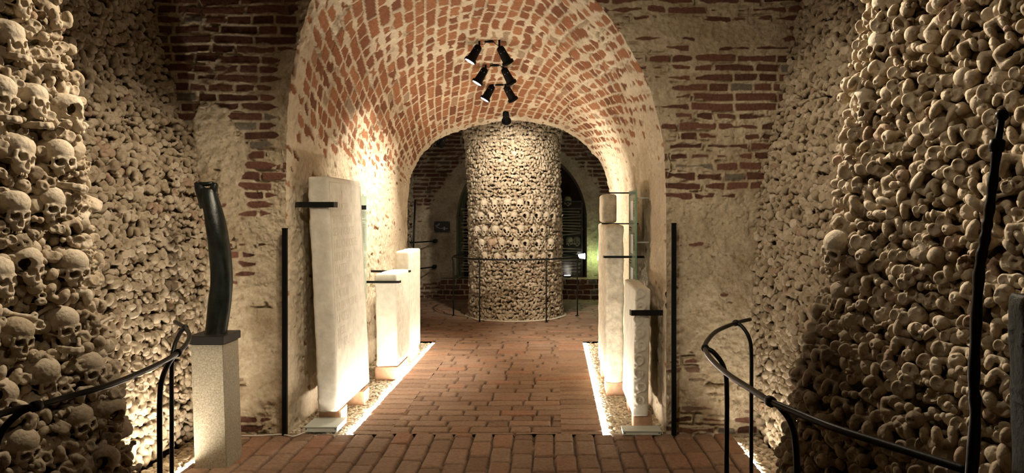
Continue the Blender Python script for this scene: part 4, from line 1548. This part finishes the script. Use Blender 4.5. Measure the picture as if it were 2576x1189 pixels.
# ring rail round the pillar
PCX, PCY, PR = -.575, 11.2, .735
root = empty('ring_railing', (PCX, PCY, 0)); tag(root, 'thin black ring rail on slim posts around the bone pillar', 'railing')
aa = np.linspace(-PI / 2 - 2.6, -PI / 2 + 2.6, 90)
ring = np.stack([.93 * np.cos(aa), .93 * np.sin(aa), np.full(90, .885)], -1)
rg = tubeobj('ring', ring, .011, root, n=8)
for ang in (-120, -60, 188, -8):
    t = math.radians(ang); o1 = .93
    c = np.array([o1 * math.cos(t), o1 * math.sin(t), 0])
    po = tubeobj('post', spline([c * 1.0 + [0, 0, .885], c * 1.02 + [0, 0, .86], c * 1.0 + [0, 0, .78], c + [0, 0, .4], c + [0, 0, .005]], 5), .0105, root, n=8)
    obj('foot', mesh_np('foot', *tube_np([c + [0, 0, .0], c + [0, 0, .012]], .03, 12), M_IRON), po)
for ang in (-120, -60):
    t = math.radians(ang); c = np.array([.93 * math.cos(t), .93 * math.sin(t), .885])
    obj('joint_collar', mesh_np('joint_collar', *knob(c, .017, (-math.sin(t), math.cos(t), 0)), M_IRON), rg)

# ------------------------------------------------------------------ bones
PZ = (np.array([0, .3, 1.4, 2.2, 2.5, 2.75, 3.1]), np.array([.745, .73, .735, .735, .75, .78, .83]))
PXO = (np.array([0, 1.4, 2.6, 3.1]), np.array([0, -.01, -.045, -.05]))


def surf_pillar(s, z):
    r = np.interp(z, *PZ) - .03
    n = np.array([math.sin(s / .73), -math.cos(s / .73), 0])
    return np.array([PCX + np.interp(z, *PXO), PCY, z]) + n * r, n


zz = np.linspace(0, 3.3, 30); a = np.linspace(0, 2 * PI, 48, endpoint=False)
r = np.interp(zz, *PZ) - .10; cx = PCX + np.interp(zz, *PXO)
V = np.stack([cx[:, None] + r[:, None] * np.cos(a), PCY + r[:, None] * np.sin(a), np.broadcast_to(zz[:, None], (30, 48))], -1).reshape(-1, 3)
Q = [(i * 48 + j, i * 48 + (j + 1) % 48, (i + 1) * 48 + (j + 1) % 48, (i + 1) * 48 + j) for i in range(29) for j in range(48)]
tag(obj('pillar', mesh_np('pillar', V, Q, M_BACK)), 'dark masonry core of the bone pillar', 'pillar', kind='structure')
V, Q = lathe([(.68, 0.0), (.760, 0.0), (.760, .008), (.68, .010)], 64)
o = obj('pillar', mesh_np('pillar', V, Q, M_STONEROUGH)); o.location = (PCX, PCY, .004); tag(o, 'thin pale ring at the foot of the bone pillar', 'pillar', kind='structure')

# skulls on the pillar
rows = [('top', 511, [1217, 1248, 1283, 1318, 1344, 1373]), ('second', 542, [1211, 1239, 1272, 1301, 1335, 1364, 1387, 1405]), ('third', 578, [1196, 1219, 1248, 1282, 1316, 1351, 1378]),
        ('fourth', 612, [1211, 1235, 1265, 1303, 1335, 1364, 1397]), ('lowest', 645, [1221, 1253, 1285, 1315, 1350, 1378, 1397])]
avoid_p = []
for rn, py, xs in rows:
    for i, px in enumerate(xs):
        sn = max(-.97, min(.97, (px - 1297) / F * 10.8 / .76))
        s = math.asin(sn) * .73
        z = CH - (py + 4 - VY) / F * 10.55
        p, n = surf_pillar(s, z)
        p = p + n * .020
        avoid_p.append((p.copy(), .066))
        tn = .97 if (rn == 'fourth' and i == 1) else (.62 + .2 * rng.random())
        add_skull(p, n, '%sskull in the %s skull row of the bone pillar, %s from the left' % ('reddish ' if tn > .9 else '', rn, nth(i)), 'skulls set in rows on the pillar', 1, int(rng.integers(0, 3)), rng.uniform(.83, .95), tn, rng.normal(0, .06), rng.normal(0, .08), rng.normal(0, .18))

# skulls in the left pier: px, py, tone, variant, yaw, label
LS = [(58, 8, .72, 0, .25, 'dim skull cut by the top edge, highest on the left bone wall'), (43, 108, .78, 0, .2, 'pale skull with gaping jaw in the upper left bone wall, nearest the frame edge'),
      (122, 122, .8, 0, .1, 'pale skull with a row of upper teeth beside the gaping one, upper left wall'), (15, 246, .85, 0, .15, 'bright skull half cut by the frame edge, upper left wall'),
      (98, 258, .9 - .05, 0, .1, 'bright smooth skull in the middle of a row of three, upper left wall'), (192, 288, .84, 2, -.05, 'shiny skull at the curve of the left bone wall, above the others there'),
      (62, 393, .86, 0, .05, 'broad low-browed skull with dark eye holes below the shiny row'), (160, 402, .84, 1, -.05, 'skull with a broken temple at the curve of the left wall'),
      (45, 536, .82, 0, .1, 'skull with three upper teeth and a large round eye hole, left wall'), (137, 522, .86, 1, 0, 'brightest bald skull of the left wall with broken face'),
      (82, 675, .76, 2, .1, 'skull with an open cracked side, mid left wall'), (12, 700, .80, 0, .3, 'pale skull dome at the frame edge, mid left wall'), (196, 682, .78, 1, 0, 'broken browed skull near the curve, mid left wall'),
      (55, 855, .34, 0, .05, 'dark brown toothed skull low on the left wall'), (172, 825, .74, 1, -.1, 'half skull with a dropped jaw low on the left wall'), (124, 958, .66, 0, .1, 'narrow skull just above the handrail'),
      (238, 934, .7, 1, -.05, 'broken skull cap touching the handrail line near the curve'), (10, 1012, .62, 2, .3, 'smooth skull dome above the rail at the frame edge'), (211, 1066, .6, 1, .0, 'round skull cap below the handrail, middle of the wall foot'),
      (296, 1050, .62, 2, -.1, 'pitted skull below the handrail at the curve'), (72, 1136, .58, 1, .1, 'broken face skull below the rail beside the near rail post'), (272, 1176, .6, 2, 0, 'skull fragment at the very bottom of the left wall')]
avoid_l = []
for px, py, tone, var, yaw, lab in LS:
    p, n = pier_hit(-1, px, py)
    tc = CAM - p; tc[2] = 0; tc /= np.linalg.norm(tc)
    nn = n + np.array([0, .12, 0]); nn[2] = 0
    nn /= np.linalg.norm(nn)
    p = p + n * .012
    avoid_l.append((p - nn * .02, .064))
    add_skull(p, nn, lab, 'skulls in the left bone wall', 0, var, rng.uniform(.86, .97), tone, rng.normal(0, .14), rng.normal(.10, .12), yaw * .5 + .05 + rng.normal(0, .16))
for px, py, lab in ((42, 150, 'lower jaw under the gaping skull, upper left wall'), (128, 172, 'lower jaw with few teeth under the toothed skull, upper left wall'), (98, 316, 'lower jaw wedged below the bright smooth skull'),
                    (15, 300, 'lower jaw under the skull cut by the frame edge'), (176, 880, 'wide lower jaw dropped beneath the half skull'), (178, 470, 'lower jaw below the skull with the broken temple')):
    p, n = pier_hit(-1, px, py)
    tc = CAM - p; tc[2] = 0; tc /= np.linalg.norm(tc)
    nn = n + tc * .25; nn[2] = 0.1
    p = p + n * .03
    avoid_l.append((p, .055))
    add_jaw(p - np.array([0, 0, .0]), nn, lab, 1.0, .74, rng.normal(0, .1))
RS = [(2105, 632, .93 - .08, 0, 'ochre skull standing out alone at the curve of the right bone wall'), (2098, 752, .40, 2, 'dark skull fragment below the ochre skull, right wall'),
      (2205, 118, .66, 1, 'domed skull high at the curve of the right bone wall'), (2222, 18, .5, 0, 'tilted skull at the top edge of the right bone wall'), (2168, 262, .74, 2, 'skull dome below the high domed skull, right wall')]
avoid_r = []
for px, py, tone, var, lab in RS:
    p, n = pier_hit(1, px, py)
    tc = CAM - p; tc[2] = 0; tc /= np.linalg.norm(tc)
    nn = n + tc * .3; nn[2] = 0; nn /= np.linalg.norm(nn)
    p = p + n * (.03 if 'ochre skull standing' in lab else -.004)
    avoid_r.append((p - nn * .02, .080 if 'ochre skull standing' in lab else .062))
    add_skull(p, nn, lab, 'skulls in the right bone wall', 0, var, rng.uniform(.86, .93), tone, rng.normal(0, .1), rng.normal(.05, .1), rng.normal(0, .2))

left = scatter(surf_pier(-1), -1.0, .26, .20, 2.80, WT_PIER, 'L', pitch=.058, avoid=avoid_l, depth_j=.018, scale=1.06, camtilt=.8)
right = scatter(surf_pier(1), -1.35, .26, .20, 2.75, WT_MAIN, 'R', pitch=.056, avoid=avoid_r, depth_j=.013, scale=1.10, camtilt=1.5)
lrec = scatter(surf_recess(-1), 3.62, 5.17, .02, 3.30, WT_MAIN, 'LR', pitch=.052)
rrec = scatter(surf_recess(1), 3.62, 5.17, .02, 3.30, WT_MAIN, 'RR', pitch=.052)
pil = scatter(surf_pillar, -1.55, 1.55, .02, 3.02, WT_PIL, 'P', pitch=.055, avoid=avoid_p, camtilt=0, scale=.98, depth_j=.008)
FLX = (np.array([0, 3.5]), np.array([-2.36, -2.36]))


def surf_far(s, z):
    return np.array([-2.42 + .02 * math.sin(s * 5 + z * 4), s, z]), np.array([.94, -.34, 0])


far = scatter(surf_far, 10.6, 12.75, .05, 2.35, WT_PIL, 'F', pitch=.06, camtilt=0, layers=1, scale=1.1)
tag(obj('wall_far_left', box_me('wall_far_left', (-2.75, 10.5, -.05), (-2.46, 12.9, 2.5), M_BACK)), 'dark backing of the bones left of the pillar', 'wall', kind='structure')

# the 300 bones that show largest in the frame are things of their own
cand = [p for p in left + right if p.layer == 0 and 6 < p.px[0] < 2570 and 6 < p.px[1] < 1183 and p.d > .5]
for p in cand:
    p_sz = TYPES[p.t][2] * abs(p.sc[0]) * (TYPES[p.t][1][1]) * abs(p.sc[1]) / p.d ** 2
    p.s = (p_sz, p.s)
NB = 258
cand.sort(key=lambda p: -p.s[0])
chosen = cand[:NB]
chosen_ids = {id(p) for p in chosen}
# courses: ranked from the top of the frame; place in the course counted away from the archway
byrow = {}
for p in [q for q in left + right if q.layer == 0 and isinstance(q.s, tuple)]:
    byrow.setdefault((p.pile, p.row), []).append(p)
rows_of = {pl: sorted({r for (q, r) in byrow if q == pl}, reverse=True) for pl in 'LR'}
place_of = {}
for (pl, r), lst in byrow.items():
    lst.sort(key=lambda p: -p.s[1])          # from the curve by the arch towards the camera
    for i, p in enumerate(lst): place_of[id(p)] = i
IND_ME = {}


def tone_word(t):
    return 'reddish' if t >= .89 else 'brown' if t < .38 else 'tan' if t < .58 else 'pale'


for p in chosen:
    k = (p.t, p.seed)
    if k not in IND_ME:
        IND_ME[k] = mesh_np('bone', *bone_geo(p.t, .0036, p.seed), M_BONE)
    o = obj('bone', IND_ME[k])
    o.matrix_world = mat4(p.pos, p.R, p.sc)
    o['tone'] = p.tone
    wall = 'wall behind rod' if p.pile == 'R' else 'skull wall'
    tag(o, '%s %s, %s, course %d down, %s from curve' % (tone_word(p.tone), TYPES[p.t][3], wall, rows_of[p.pile].index(p.row) + 1, nth(place_of[id(p)])), 'bone', 'bone ends stacked in the near bone walls')
rest_l = [p for p in left if id(p) not in chosen_ids]; rest_r = [p for p in right if id(p) not in chosen_ids]
hf = lambda h0, h1: (lambda p: h0 if p.layer == 0 else h1)
for nm, pls, fn, lab in ((None, rest_l, hf(.0042, .0062), 'stacked human bones filling the skull-studded left wall'), (None, rest_r, hf(.0042, .0062), 'stacked bone ends filling the right wall'),
                         (None, lrec, hf(.0060, .0085), 'small-looking stacked bones in the left recess behind the pedestal'), (None, rrec, hf(.0060, .0085), 'small-looking stacked bones in the right recess behind the looped rail'),
                         (None, pil, hf(.0078, .0120), 'stacked bone ends covering the round pillar'), (None, far, hf(.0125, .0125), 'dim stacked bones on the wall left of the pillar')):
    o = build_stuff('bones', pls, fn)
    tag(o, lab, 'bones', kind='stuff')


# dark backing of the bone walls
def backing(name, S, s_list, z_list, off, label):
    V = []
    for s in s_list:
        for z in z_list:
            p, n = S(s, z); V.append(p - n * off)
    q = grid_quads(len(s_list), len(z_list))
    tag(obj(name, mesh_np(name, V, q, M_BACK)), label, 'wall', kind='structure')


zl = np.linspace(-.05, 4.2, 40)
for sd, nm in ((-1, 'left'), (1, 'right')):
    backing('wall_' + nm, surf_pier(sd), list(np.linspace(-4.2, 0, 30)) + list(np.linspace(.02, .9, 18)), zl, .115, 'dark backing of the %s bone pier' % nm)
    backing('wall_' + nm, surf_recess(sd), list(np.linspace(3.2, 5.3, 20)), zl, .12, 'dark backing of the %s bone recess' % nm)
# the near room around the camera
for nm, lo, hi in (('wall_back', (-5, -1.1, -.05), (5, -1.0, 4.3)), ('ceiling_room', (-5, -1.1, 4.2), (5, 5.3, 4.3)), ('floor_near', (-5, -1.1, -.06), (5, .92, -.01))):
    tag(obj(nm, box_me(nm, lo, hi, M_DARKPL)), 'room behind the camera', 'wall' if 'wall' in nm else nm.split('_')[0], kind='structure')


# ------------------------------------------------------------------ light
def spot(loc, target, power, cone, blend=.6, size=.05, col=WARM):
    L = bpy.data.lights.new('spot', 'SPOT')
    L.energy = power; L.spot_size = math.radians(cone); L.spot_blend = blend; L.shadow_soft_size = size; L.color = col
    o = bpy.data.objects.new('spot', L); link(o)
    o.location = loc
    o.rotation_euler = (Vector(target) - Vector(loc)).to_track_quat('-Z', 'Y').to_euler()
    return o


spot((-.75, 4.3, 3.5), (-2.14, 3.2, 1.9), 520, 42, 1.0)
spot((.02, 5.0, 3.25), (1.40, 3.0, 2.12), 900, 48, 1.0)
spot((-.3, 3.4, 3.6), (-2.55, 4.6, .9), 270, 50, .9)
spot((-.5, 3.4, 3.6), (1.5, 4.7, 1.5), 95, 50, .9)
spot((.0, 2.2, 3.0), (-1.5, 5.2, .9), 125, 60, .9, .1)
spot((-.5, 2.0, 3.1), (.3, 5.2, 1.4), 145, 78, .9, .1)
spot((-.7, 3.2, 3.4), (1.7, 2.5, 1.9), 115, 48, 1.0, .05)
spot((.1, 2.6, 3.3), (-2.3, 2.7, 1.7), 30, 50, .9, .05)
L = bpy.data.lights.new('green_glow', 'POINT'); L.energy = 4.5; L.color = (.66, 1.0, .40); L.shadow_soft_size = .04
o = bpy.data.objects.new('green_glow', L); link(o); o.location = (.72, CY - .22, .72)
L = bpy.data.lights.new('chamber_lamp', 'POINT'); L.energy = 9; L.color = WARM; L.shadow_soft_size = .06
o = bpy.data.objects.new('chamber_lamp', L); link(o); o.location = (-2.6, 10.4, 2.9)
L = bpy.data.lights.new('chamber_lamp', 'POINT'); L.energy = 7; L.color = (.9, 1.0, .75); L.shadow_soft_size = .06
o = bpy.data.objects.new('chamber_lamp', L); link(o); o.location = (1.6, 11.2, 2.6)

w = bpy.data.worlds.new('world'); bpy.context.scene.world = w
w.use_nodes = True
w.node_tree.nodes['Background'].inputs[0].default_value = (.02, .017, .013, 1)
w.node_tree.nodes['Background'].inputs[1].default_value = .2

# ------------------------------------------------------------------ camera and view
cam = bpy.data.cameras.new('camera')
cam.sensor_width = 36; cam.lens = 36 * F / 2576
cam.shift_x = -(VX - 1288) / 2576; cam.shift_y = -(594.5 - VY) / 2576
cam.clip_start = .02; cam.clip_end = 60
co = bpy.data.objects.new('camera', cam); link(co)
co.location = (0, 0, CH); co.rotation_euler = (PI / 2, 0, 0)
sc = bpy.context.scene
sc.camera = co
sc.view_settings.view_transform = 'Standard'
sc.view_settings.look = 'None'
sc.view_settings.exposure = 0.0
sc.view_settings.gamma = 1.0
sc.view_settings.use_curve_mapping = False
sc.cycles.max_bounces = 5
sc.cycles.diffuse_bounces = 3
sc.cycles.glossy_bounces = 2
sc.cycles.transparent_max_bounces = 6
sc.cycles.caustics_reflective = False
sc.cycles.caustics_refractive = False
